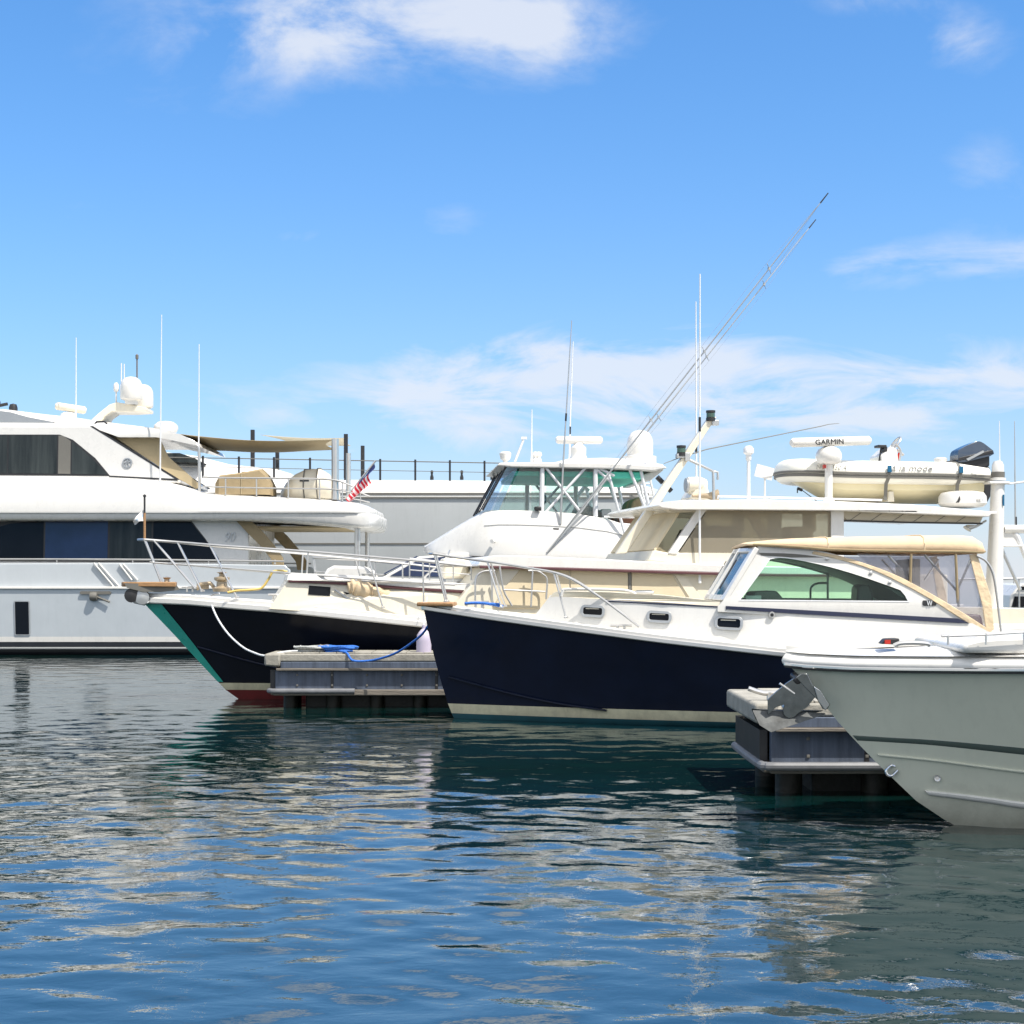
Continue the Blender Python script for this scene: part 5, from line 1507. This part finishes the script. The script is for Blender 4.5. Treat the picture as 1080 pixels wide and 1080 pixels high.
def strip_on_hull(name, upper, lower, off, m):
    for sg in (1, -1):
        U_, L_ = on_hull(upper), on_hull(lower)
        rw = []
        for k in range(49):
            t = k / 48 * (len(U_) - 1)
            i = min(int(t), len(U_) - 2)
            u_ = U_[i].lerp(U_[i + 1], t - i)
            t = k / 48 * (len(L_) - 1)
            i = min(int(t), len(L_) - 2)
            l_ = L_[i].lerp(L_[i + 1], t - i)
            row = []
            for j in range(5):
                p = u_.lerp(l_, j / 4)
                h = rh.at(p.x, p.z)
                o_ = off if 0 < j < 4 else .001
                row.append(Vector((h.x, sg * (h.y - o_), h.z)))
            rw.append(row)
        MB().grid(rw).build(name, m, rr_, sharp=70)
strip_on_hull('sheer_stripe', [(899, 775.5), (940, 778), (990, 781), (1079, 789), (1200, 801), (1400, 822)], [(904, 781), (940, 783), (990, 786.5), (1079, 796), (1200, 808), (1400, 829)], .006, 'stripegreen')
strip_on_hull('chine', [(925, 795), (980, 800.5), (1030, 807), (1079, 813), (1200, 826), (1400, 844)], [(928, 798), (980, 803), (1030, 809.5), (1079, 816), (1200, 829), (1400, 847)], .018, 'gelhull')
strip_on_hull('lower_strake', [(975, 833.5), (1010, 837), (1050, 842), (1079, 846), (1200, 859), (1400, 872)], [(980, 839), (1010, 843), (1050, 848.5), (1079, 853), (1200, 866), (1400, 879)], .03, 'gel')
x, z = Rf.L(988, 820.5, lambda x, z: rh.at(x, z).y)
h = rh.at(x, z)
o = MB().lathe([(.03, -.02), (.028, -.025), (.015, -.02), (.014, 0)], h, 16, axis='y').build('drain_fitting', 'steel', rr_)
MB().lathe([(0, -.008), (.014, -.008), (.014, -.004)], h, 12, axis='y').build('hole', 'dark', o)
# bow eye
p0, p1 = Rf.V(931, 806, 0), Rf.V(940, 815, 0)
U = [Rf.V(943, 808, -.02), Rf.V(939, 807, -.02), Rf.V(934, 812, -.02), Rf.V(935, 816.5, -.02), Rf.V(940, 817.5, -.02), Rf.V(946, 812, -.02)]
U = [Vector((p.x, p.y - .03 + .0, p.z)) for p in U]
MB().tube(cr(U, 5), .012, 8).build('bow_eye', 'chrome', rr_)
# on deck
dk = lambda px, py, t: Rf.V(px, py, t)
o = MB().slab(Rf.P([(928, 679), (933, 673.5), (947, 673), (948, 680)], -.25), lambda x, z: -.30, lambda x, z: -.16).build('bow_light', 'dark', rr_, bevel=.01)
MB().box(Rf.V(936, 677, -.305), (.05, .02, .035)).build('lens', 'red', o)
mb = MB().tube(cr(Rf.PV([(943, 681), (950, 678.5), (966, 678), (978, 679), (981, 681)], -.7), 4), .02)
mb.build('pull_up_cleat', 'steel', rr_)
MB().tube(cr(Rf.PV([(993, 671), (1040, 669.5), (1080, 667), (1130, 665)], -.85), 5), .009).build('grab_rail', 'steel', rr_)
for px in (1000, 1040, 1080):
    MB().tube(Rf.PV([(px, 670.5 - (px - 993) * .05), (px, 680)], -.85), .01).build('stanchion', 'steel', rr_)
ol = Rf.P([(1012, 680), (1024, 676.5), (1045, 674.5), (1140, 671.5), (1300, 670), (1300, 692), (1012, 688)], -.7)
MB().slab(ol, lambda x, z: -.8, lambda x, z: .8).build('foredeck_cushion_base', 'gel', rr_, bevel=.03)

# anchor hanging from the bow roller
an = Frame('plow_anchor', 'shiny stainless plow anchor hanging from the bow roller of the nearest boat', 'anchor', 840, 13.7, 0, Rf.L(840, 760, 0)[1])
aR = an.root
aR.rotation_euler = (R(9), 0, 0)
def plate(name, pts, t0, t1, m='anchorsteel', parent=None, bevel=.006):
    return MB().slab(an.P(pts, (t0 + t1) / 2), lambda x, z: t0, lambda x, z: t1).build(name, m, parent or aR, bevel=bevel)
sh = plate('shank', sm2([(809, 736), (818, 727), (838, 711.5), (846, 719), (859, 733)], 2) + sm2([(851, 743), (842, 750), (837, 754.5), (831, 755.5), (826.5, 752), (825.5, 747)], 3) + [(827, 741), (818, 744), (809.5, 752)], -.075, -.055)
plate('shank', [(824, 745), (828, 738), (846, 734), (853, 742), (842, 750), (832, 755)], -.05, .05, 'grille', sh)
plate('roller_cheek', [(838, 711), (843, 707), (850, 707), (856, 719), (868, 731), (875, 740), (872, 745.5), (867, 745), (861, 735), (848, 722)], -.13, -.115)
plate('roller_cheek', [(838, 711), (843, 707), (850, 707), (856, 719), (868, 731), (875, 740), (872, 745.5), (867, 745), (861, 735), (848, 722)], .115, .13)
plate('bow_guard', [(857, 720), (864, 724), (874, 740), (870, 746), (862, 736)], -.16, -.14, 'chrome')
mbp = MB()
x, z = an.L(838, 714, 0)
MB().lathe([(.02, -.11), (.035, -.1), (.022, 0), (.035, .1), (.02, .11)], (x, 0, z), 16, axis='y').build('roller', 'dark', aR)
MB().tube([an.V(821, 718, -.10), an.V(837, 729, -.10)], .011, 8).build('retaining_pin', 'steel', aR)
tip, back = an.V(797, 757, 0), an.V(868, 752, 0)
for sg in (1, -1):
    c0, c1, c2, c3 = an.V(793, 749, 0), an.V(811, 769, 0), an.V(869, 751.5, 0), an.V(830, 752, 0)
    c0 = c0 + Vector((0, -.04 * sg, 0)); c1 = c1 + Vector((0, -.13 * sg, 0)); c2 = c2 + Vector((0, -.06 * sg, 0))
    c4 = an.V(799, 762, 0) + Vector((0, -.10 * sg, 0))
    c3 = c3 + Vector((0, -.005 * sg, 0))
    V_ = [c0, c4, c1, c2, c3]
    MB().add(V_ + [v + Vector((0, .012 * sg, .012)) for v in V_], [(0, 1, 2, 3, 4), (9, 8, 7, 6, 5)] + [(i, (i + 1) % 5, 5 + (i + 1) % 5, 5 + i) for i in range(5)]).build('fluke', 'flukesteel', aR, bevel=.003)

# ================================================================== docks
def dock(name, label, x0, x1, yn, yf, zt, px_end, detail):
    root = bpy.data.objects.new(name, None)
    COL.objects.link(root)
    root.location = (x0, (yn + yf) / 2, 0)
    tag(root, label, 'dock', 'finger docks between the boats')
    Lx, wd = x1 - x0, yf - yn
    hw = wd / 2
    MB().slab([(0, zt - .13), (Lx, zt - .13), (Lx, zt), (0, zt)], lambda x, z: -hw, lambda x, z: hw).build('deck_slab', 'concrete', root, bevel=.02)
    mb = MB()
    for k in range(int((Lx - .4) / .30)):
        mb.box((.42 + k * .30, 0, zt + .012), (.285, wd - .16, .024))
    mb.build('deck_boards', 'concrete', root, bevel=.004)
    MB().slab([(-.06, zt - .20), (.22, zt - .22), (.22, zt + .006), (-.06, zt + .006)], lambda x, z: -hw - .03, lambda x, z: hw + .03).build('end_cap', 'concrete', root, bevel=.035)
    mb = MB()
    for sg in (1, -1):
        MB().box((Lx / 2 + .12, sg * (hw - .01), zt - .19), (Lx - .2, .06, .11)).build('waler_rim', 'dockside', root, bevel=.01)
        MB().box((Lx / 2 + .1, sg * (hw + .01), zt - .262), (Lx - .1, .10, .04)).build('ledge', 'dockwood', root, bevel=.008)
        mb = MB().box((Lx / 2 + .12, sg * (hw - .10), zt - .45), (Lx, .10, .34))
        for k in range(int(Lx / .6)):
            for dz_ in (-.36, -.54):
                mb.box((.5 + k * .6, sg * (hw - .045), zt + dz_), (.035, .02, .035), None, 1)
        for k in range(int(Lx / 1.8)):
            mb.box((1.1 + k * 1.8, sg * (hw - .047), zt - .45), (.05, .012, .335), None, 2)
        mb.build('side_panel', ['dockside', 'rubber', 'dark'], root, bevel=.006)
        MB().box((Lx / 2 + .1, sg * (hw - .02), zt - .66), (Lx, .14, .10)).build('lower_waler', 'dockwood', root, bevel=.015)
    MB().box((.06, 0, zt - .45), (.08, wd - .3, .34)).build('end_panel', 'dark', root)
    MB().box((.10, 0, zt - .66), (.12, wd - .1, .10)).build('lower_waler', 'dockwood', root, bevel=.015)
    MB().tube(cr([Vector((.9 + (1.2 if detail else .6), -hw - .06, zt - .63)), Vector((.3, -hw - .075, zt - .63)), Vector((.06, -hw - .05, zt - .63)), Vector((.02, -hw + .1, zt - .63)), Vector((.01, 0, zt - .63)), Vector((.02, hw - .1, zt - .63))], 5), .045, 10).build('bumper', 'bumper', root)
    MB().box((Lx / 2 + .3, 0, (zt - .72) / 2 - .3), (Lx - .6, wd - .75, zt - .72 + .6)).build('float', 'pile', root, bevel=.03)
    x = .35
    random.seed(11 if detail else 4)
    while x < Lx:
        for sg in (-1, 1):
            MB().tube([Vector((x + random.uniform(-.05, .05), sg * (hw - .32), -2.)), Vector((x, sg * (hw - .32), zt - .68))], random.uniform(.12, .16), 14).build('pile', 'pile', root)
        x += .75 if not detail else .9
    for x in (1.2, 5.0):
        MB().tube([Vector((x - .16, -hw + .22, zt + .10)), Vector((x + .16, -hw + .22, zt + .10))], .022).tube([Vector((x - .05, -hw + .22, zt)), Vector((x - .05, -hw + .22, zt + .1))], .022).tube([Vector((x + .05, -hw + .22, zt)), Vector((x + .05, -hw + .22, zt + .1))], .022).build('dock_cleat', 'grille', root)
    return root
dl = dock('finger_dock', 'farther finger dock with ropes on its end, between the two navy boats', -4.2, 14., 26.3, 27.4, .93, 0, False)
dr = dock('finger_dock', 'nearer finger dock under the hanging anchor, beside the nearest white boat', 2.53, 13., 15.6, 17.6, .94, 0, True)
MB().tube(cr([Vector((2.47 - 2.53, -.62, 1.07)), Vector((2.59 - 2.53, -.62, 1.03)), Vector((2.69 - 2.53, -.62, 1.02)), Vector((3.02 - 2.53, -.62, 1.05))], 4), .026, 8).tube([Vector((.16, -.62, .93)), Vector((.16, -.62, 1.03))], .03).build('end_cleat', 'steel', dr)
MB().box((.35, -.62, .955), (.42, .12, .03)).build('cleat_base', 'teak', dr, bevel=.01)

# ================================================================== ropes and small things on the docks
def pxw(px, py, d):
    return Vector(((px - HX) / F * d, d, EYE + (HY - py) / F * d))
def rope(name, label, pts, r, m, cat='rope'):
    o = MB().tube(cr(pts, 8), r, 8).build(name, m, sharp=180)
    return tag(o, label, cat)
dk_ = .95
bowc = A.W(zt(222, 629))
rope('mooring_line', 'pale mooring line sagging from the left navy cruiser bow down to the dock', [bowc + Vector((.1, .3, .05)), bowc, pxw(224, 640, 27.6), pxw(231, 655, 27.4), pxw(242, 670, 27.2), pxw(256, 682.5, 27.), pxw(268, 688.5, 26.8), pxw(281, 691.5, 26.6), Vector((-3.9, 26.8, .955)), Vector((-3.3, 26.75, .955))], .018, 'rope')
rope('mooring_line', 'bright blue mooring line curving from the dock coil up to the middle boat', [Vector((-3.0, 26.5, .965)), Vector((-2.85, 26.32, .955)), pxw(372, 696.5, 26.2), pxw(388, 697, 26.15), pxw(403, 694, 26.0), pxw(418, 688.5, 25.7), pxw(433, 679, 25.4), pxw(446, 668, 25.1), pxw(455, 655, 24.9), pxw(470, 640, 24.75)], .02, 'bluerope')
def coil(name, label, c, m, n, rad, r, seed):
    rnd = random.Random(seed)
    pts = []
    ph = 0
    for k in range(n):
        ph += .55
        q = rad * (.45 + .5 * abs(math.sin(k * .19)) + rnd.uniform(-.08, .08))
        pts.append(Vector((c[0] + q * 1.5 * math.cos(ph) + .05 * math.sin(k * .3), c[1] + q * .8 * math.sin(ph), c[2] + r + .085 * abs(math.sin(k * .11)) + rnd.uniform(0, .02))))
    return rope(name, label, pts, r, m, 'rope')
coil('rope_coil', 'tangled bright blue rope heap on the farther dock', (-3.02, 26.6, .932), 'bluerope', 90, .22, .02, 1)
coil('rope_coil', 'weathered grey rope heap on the farther dock, next to the blue one', (-3.48, 26.62, .932), 'greyrope', 80, .20, .018, 2)
coil('rope_coil', 'brownish small rope heap on the farther dock, between grey and blue rope', (-3.25, 26.95, .932), 'dockwood', 40, .10, .018, 5)
# fender hanging behind the middle bow
fd = Frame('boat_fender', 'lavender cylinder fender hanging behind the bow of the middle navy boat', 'fender', 447, 26.6, 0, .70)
MB().lathe([(0, 0), (.07, .02), (.12, .09), (.13, .2), (.13, .45), (.12, .55), (.07, .62), (.03, .66), (.03, .72), (0, .72)], (0, 0, 0), 18).build('body', 'fender', fd.root)
MB().tube([Vector((0, 0, .7)), Vector((.02, .2, 1.0)), Vector((.03, .5, 1.2))], .008, 6).build('lanyard', 'rope', fd.root)
# blue and white line lying on the foredeck of the middle boat
dp = [B.W(B.V(px, py, -.45)) for px, py in ((490, 636.5), (505, 636), (520, 637.5), (530, 640), (526, 638), (515, 637), (528, 637.5))]
rope('deck_line', 'blue and white line lying loose on the middle boat foredeck', dp, .022, 'bluerope')

# ================================================================== boats far behind at the right edge
G = Frame('cabin_cruiser', 'distant white cabin cruiser with dark windows at the right edge of the view', 'motor boat', 1052, 46, 0)
gst = [(-.4, .6), (0, .3), (1.6, -.5)]
gh = Hull(G, 11, 1.9, 1.7, gst, [(1045, 655), (1100, 657), (1300, 660)], um=.5)
gh.build([(.15, 0), (9, 1)], ['navystripe', 'gel'])
gh.deck('deck')
MB().slab(G.P([(1062, 658), (1066, 628), (1076, 616), (1200, 614), (1200, 660)], -1.5), lambda x, z: -1.5, lambda x, z: 1.5).build('cabin', 'gel', G.root, bevel=.05)
for p in ([(1067, 640), (1070, 629), (1084, 629), (1084, 640)], [(1087, 640), (1087, 629), (1120, 629), (1120, 640)], [(1073, 622), (1077, 618.5), (1090, 618.5), (1090, 622)]):
    MB().slab(G.P(p, -1.5), lambda x, z: -1.53, lambda x, z: -1.45).build('cabin_window', 'blackglass', G.root)
rail(G, 'bow_rail', G.PV([(1047, 611), (1080, 610), (1150, 609)], -1.7), [(G.V(px, 611, -1.7), G.V(px, 657, -1.7)) for px in (1048, 1075, 1110)], r=.03, rs=.025)
bx = Frame('dock_box', 'pale tan storage box standing at the far right behind the boat rails', 'storage box', 1078, 33, 8, 1.0)
w_ = bx.L(1061, 655, -.3)[0]
zt2 = bx.L(1070, 646, -.3)[1]
MB().box((w_ + .55, 0, zt2 / 2), (1.1, .6, zt2)).build('body', 'cream', bx.root, bevel=.02)
MB().box((w_ + .55, 0, zt2 + .03), (1.16, .66, .06)).build('lid', 'gel', bx.root, bevel=.015)
MB().box((w_ + .62, -.31, zt2 * .5), (.1, .02, .05)).build('latch', 'dark', bx.root)
# ================================================================== water
def make_water():
    m, N, L = nodes_of('harbour_water')
    b = N['Principled BSDF']
    b.inputs['Base Color'].default_value = (.004, .022, .024, 1)
    b.inputs['Roughness'].default_value = .006
    b.inputs['IOR'].default_value = 1.9
    geo = N.new('ShaderNodeNewGeometry')
    mp = N.new('ShaderNodeMapping')
    mp.inputs['Scale'].default_value = (.75, 1.0, 1)
    L.new(geo.outputs['Position'], mp.inputs['Vector'])
    hs = []
    for sc, dist, det in ((2.2, .02, 3), (6., .009, 4), (18., .0014, 2)):
        n = N.new('ShaderNodeTexNoise')
        n.inputs['Scale'].default_value = sc
        n.inputs['Detail'].default_value = det
        n.inputs['Roughness'].default_value = .5
        n.inputs['Distortion'].default_value = .4
        L.new(mp.outputs[0], n.inputs['Vector'])
        ml = N.new('ShaderNodeMath'); ml.operation = 'MULTIPLY'
        ml.inputs[1].default_value = dist
        L.new(n.outputs['Fac'], ml.inputs[0])
        hs.append(ml)
    a = N.new('ShaderNodeMath'); a.operation = 'ADD'
    L.new(hs[0].outputs[0], a.inputs[0]); L.new(hs[1].outputs[0], a.inputs[1])
    a2 = N.new('ShaderNodeMath'); a2.operation = 'ADD'
    L.new(a.outputs[0], a2.inputs[0]); L.new(hs[2].outputs[0], a2.inputs[1])
    bp = N.new('ShaderNodeBump')
    bp.inputs['Strength'].default_value = WBUMP
    bp.inputs['Distance'].default_value = 1.
    L.new(a2.outputs[0], bp.inputs['Height'])
    L.new(bp.outputs[0], b.inputs['Normal'])
    gl = N.new('ShaderNodeBsdfGlossy')
    gl.inputs['Roughness'].default_value = .006
    L.new(bp.outputs[0], gl.inputs['Normal'])
    mxs = N.new('ShaderNodeMixShader')
    mxs.inputs[0].default_value = .09
    L.new(b.outputs[0], mxs.inputs[1]); L.new(gl.outputs[0], mxs.inputs[2])
    L.new(mxs.outputs[0], N['Material Output'].inputs[0])
    # body colour drifts a little between green and blue
    n = N.new('ShaderNodeTexNoise')
    n.inputs['Scale'].default_value = .12
    L.new(geo.outputs['Position'], n.inputs['Vector'])
    rp = N.new('ShaderNodeValToRGB')
    rp.color_ramp.elements[0].position = .35
    rp.color_ramp.elements[0].color = WCOL0
    rp.color_ramp.elements[1].position = .65
    rp.color_ramp.elements[1].color = WCOL1
    L.new(n.outputs['Fac'], rp.inputs[0])
    L.new(rp.outputs[0], b.inputs['Base Color'])
    # wave field
    ys = [4.]
    while ys[-1] < 95:
        ys.append(ys[-1] + max(.035, ys[-1] * .0042))
    ys = np.array(ys)
    xs = np.linspace(-34, 34, 760)
    X, Y_ = np.meshgrid(xs, ys)
    Z = np.zeros_like(X)
    dy = np.gradient(ys)[:, None] * np.ones_like(X)
    rng = np.random.default_rng(5)
    for k in range(70):
        lam = .16 * (1.5 / .16) ** rng.random()
        th = rng.normal(1.5, .62)
        kx, ky = 2 * math.pi / lam * math.cos(th), 2 * math.pi / lam * math.sin(th)
        slope = WSLOPE * (.75 if lam > .8 else 1.1)
        A = slope * lam / (2 * math.pi)
        fade = np.clip((lam / (3.2 * np.maximum(dy, .06)) - .5), 0, 1)
        patch = .65 + .35 * np.sin(X * rng.uniform(.1, .5) + Y_ * rng.uniform(.1, .5) + rng.uniform(0, 6))
        ph = X * kx + Y_ * ky + rng.uniform(0, 6.28)
        Z += A * fade * patch * (np.sin(ph) + .22 * np.sin(2 * ph + 1.57))
    nx, ny = len(xs), len(ys)
    me = bpy.data.meshes.new('water')
    V = np.stack([X, Y_, Z], -1).reshape(-1, 3)
    idx = np.arange(nx * ny).reshape(ny, nx)
    Q = np.stack([idx[:-1, :-1], idx[:-1, 1:], idx[1:, 1:], idx[1:, :-1]], -1).reshape(-1, 4)
    me.vertices.add(len(V)); me.vertices.foreach_set('co', V.ravel())
    me.loops.add(Q.size); me.loops.foreach_set('vertex_index', Q.ravel())
    me.polygons.add(len(Q))
    me.polygons.foreach_set('loop_start', np.arange(0, Q.size, 4))
    me.polygons.foreach_set('loop_total', np.full(len(Q), 4))
    me.polygons.foreach_set('use_smooth', np.ones(len(Q), bool))
    me.update(); me.validate()
    me.materials.append(m)
    o = bpy.data.objects.new('water', me)
    COL.objects.link(o)
    o['kind'] = 'structure'
    mb = MB()
    S = 3000
    for x0_, x1_, y0_, y1_ in ((-S, S, 95, S), (-S, S, -S, 4), (-S, -34, 4, 95), (34, S, 4, 95)):
        mb.add([(x0_, y0_, 0), (x1_, y0_, 0), (x1_, y1_, 0), (x0_, y1_, 0)], [(0, 1, 2, 3)])
    o2 = mb.build('open_water', m)
    o2['kind'] = 'structure'
WBUMP, WSLOPE = .32, .0085
WCOL0, WCOL1 = (.002, .015, .011, 1), (.002, .020, .030, 1)
make_water()

# ================================================================== sky, sun, camera
w = bpy.data.worlds.new('World')
SC.world = w
w.use_nodes = True
N, L = w.node_tree.nodes, w.node_tree.links
bg = N['Background']
SUN = Vector((.40, -.33, .855)).normalized()
sky = N.new('ShaderNodeTexSky')
sky.sky_type = 'NISHITA'
sky.sun_disc = False
sky.sun_elevation = math.asin(SUN.z)
sky.sun_rotation = math.atan2(SUN.x, SUN.y)
sky.air_density = 1.3
sky.dust_density = 0.
sky.ozone_density = 2.0
tc = N.new('ShaderNodeTexCoord')
sep = N.new('ShaderNodeSeparateXYZ')
L.new(tc.outputs['Generated'], sep.inputs[0])
def math_(op, a, b=None, c=None, clamp=False):
    n = N.new('ShaderNodeMath')
    n.operation = op
    n.use_clamp = clamp
    for i, v in enumerate((a, b, c)):
        if v is None:
            continue
        if isinstance(v, (int, float)):
            n.inputs[i].default_value = v
        else:
            L.new(v, n.inputs[i])
    return n.outputs[0]
ay = math_('MAXIMUM', math_('ABSOLUTE', sep.outputs[1]), .05)
U = math_('DIVIDE', sep.outputs[0], ay)
Vv = math_('DIVIDE', sep.outputs[2], ay)
cmb = N.new('ShaderNodeCombineXYZ')
L.new(U, cmb.inputs[0]); L.new(Vv, cmb.inputs[1]); L.new(math_('SIGN', sep.outputs[1]), cmb.inputs[2])
def fbm(sx, sy, sc, det, rough=.6, dist=.0):
    mp = N.new('ShaderNodeMapping')
    mp.inputs['Scale'].default_value = (sx, sy, 1)
    L.new(cmb.outputs[0], mp.inputs['Vector'])
    n = N.new('ShaderNodeTexNoise')
    n.inputs['Scale'].default_value = sc
    n.inputs['Detail'].default_value = det
    n.inputs['Roughness'].default_value = rough
    n.inputs['Distortion'].default_value = dist
    L.new(mp.outputs[0], n.inputs['Vector'])
    return n.outputs['Fac']
n_big = fbm(1, 1.7, 9, 9, .62, .3)
n_wisp = fbm(1, 3.4, 8, 8, .6, .6)
tot = None
# clouds of the day: direction (pixel of the photo), size, weight, streaky or puffy
for px, py, sx, sy, wgt, wisp in ((430, 10, 190, 62, 1.15, 0), (560, 40, 60, 40, .8, 0), (330, 40, 70, 40, .55, 0), (1010, 45, 52, 32, .85, 0), (920, 0, 70, 16, .7, 0),
                                  (930, 400, 330, 42, 1.05, 1), (590, 375, 150, 28, .95, 1), (640, 425, 280, 44, .85, 1), (1040, 272, 110, 16, .8, 1), (910, 290, 60, 18, .55, 1),
                                  (470, 235, 60, 28, .42, 0), (320, 250, 45, 10, .5, 1), (200, 60, 120, 70, .32, 0), (1040, 175, 40, 40, .32, 0), (420, 405, 80, 22, .4, 1),
                                  (330, 440, 160, 26, .42, 1), (60, 395, 160, 26, .3, 1), (180, 225, 120, 14, .3, 1), (850, 470, 330, 40, .55, 1), (480, 475, 240, 26, .5, 1),
                                  (1500, 250, 380, 70, .9, 0), (-600, 200, 420, 80, .9, 0), (300, -420, 360, 120, .9, 0), (1200, -500, 300, 90, .7, 0)):
    du = math_('MULTIPLY', math_('SUBTRACT', U, (px - HX) / F), F / sx)
    dv = math_('MULTIPLY', math_('SUBTRACT', Vv, (HY - py) / F), F / sy)
    r2 = math_('ADD', math_('MULTIPLY', du, du), math_('MULTIPLY', dv, dv))
    g = math_('POWER', 2.718, math_('MULTIPLY', r2, -.75))
    nz = n_wisp if wisp else n_big
    k = math_('SUBTRACT', nz, .30 if not wisp else .30)
    k = math_('MULTIPLY', math_('MULTIPLY', g, wgt), math_('MULTIPLY', k, 2.6))
    tot = k if tot is None else math_('ADD', tot, k)
mask = N.new('ShaderNodeMapRange')
mask.interpolation_type = 'SMOOTHSTEP'
mask.inputs[1].default_value = .04
mask.inputs[2].default_value = 1.0
mask.inputs[3].default_value = 0
mask.inputs[4].default_value = .82
L.new(tot, mask.inputs[0])
hz = math_('GREATER_THAN', sep.outputs[2], 0)
veil = math_('MULTIPLY', math_('POWER', 2.718, math_('MULTIPLY', Vv, -1 / .09)), .72)
n3 = N.new('ShaderNodeTexNoise')
n3.inputs['Scale'].default_value = 2.4
n3.inputs['Detail'].default_value = 9
n3.inputs['Roughness'].default_value = .6
L.new(tc.outputs['Generated'], n3.inputs['Vector'])
def ramp(v, a, b, c=0., d=1.):
    m_ = N.new('ShaderNodeMapRange')
    m_.interpolation_type = 'SMOOTHSTEP'
    for i_, q in enumerate((a, b, c, d)):
        m_.inputs[i_ + 1].default_value = q
    L.new(v, m_.inputs[0])
    return m_.outputs[0]
cover = math_('MULTIPLY', ramp(n3.outputs['Fac'], .36, .54, 0, .92), math_('MAXIMUM', ramp(sep.outputs[1], -.02, -.3), ramp(sep.outputs[2], .5, .7)))  # unseen clouds behind the camera and overhead, added to raise the neutral fill
fac = math_('MULTIPLY', math_('MAXIMUM', mask.outputs[0], veil), hz)
mixc = N.new('ShaderNodeMix')
mixc.data_type = 'RGBA'
L.new(fac, mixc.inputs[0])
tint = N.new('ShaderNodeVectorMath')
tint.operation = 'MULTIPLY'
tm = N.new('ShaderNodeMix')
tm.data_type = 'RGBA'
tm.inputs[6].default_value = (.272, .505, .735, 1)
tm.inputs[7].default_value = (.275, .37, .64, 1)
L.new(math_('POWER', 2.718, math_('MULTIPLY', math_('MAXIMUM', Vv, 0), -1 / .16)), tm.inputs[0])
L.new(tm.outputs[2], tint.inputs[1])
L.new(sky.outputs[0], tint.inputs[0])
L.new(tint.outputs[0], mixc.inputs[6])
mixc.inputs[7].default_value = (3.3, 3.45, 3.75, 1)
mix2 = N.new('ShaderNodeMix')
mix2.data_type = 'RGBA'
L.new(math_('MULTIPLY', cover, hz), mix2.inputs[0])
L.new(mixc.outputs[2], mix2.inputs[6])
mix2.inputs[7].default_value = (5.2, 5.2, 5.2, 1)  # added cover is brighter than the visible clouds, for more fill
L.new(mix2.outputs[2], bg.inputs[0])
bg.inputs[1].default_value = .15

sl = bpy.data.lights.new('sun', 'SUN')
sl.energy = 3.9
sl.angle = R(.53)
sl.color = (1, .94, .85)
so = bpy.data.objects.new('sun', sl)
COL.objects.link(so)
so.location = (10, -10, 30)
so.rotation_euler = SUN.to_track_quat('Z', 'Y').to_euler()

cam = bpy.data.cameras.new('camera')
cam.sensor_width = 36
cam.lens = 36 * F / 1080
cam.shift_y = -(540 - HY) / 1080
cam.clip_end = 6000
cam.clip_start = .1
co = bpy.data.objects.new('camera', cam)
COL.objects.link(co)
co.location = (0, 0, EYE)
co.rotation_euler = (R(90), 0, 0)
SC.camera = co
SC.render.resolution_x = SC.render.resolution_y = 1024
SC.view_settings.view_transform = 'Standard'
SC.view_settings.look = 'None'
SC.view_settings.exposure = .76
SC.view_settings.gamma = 1
SC.cycles.max_bounces = 10
SC.cycles.transparent_max_bounces = 24
SC.cycles.caustics_reflective = False
SC.cycles.caustics_refractive = False
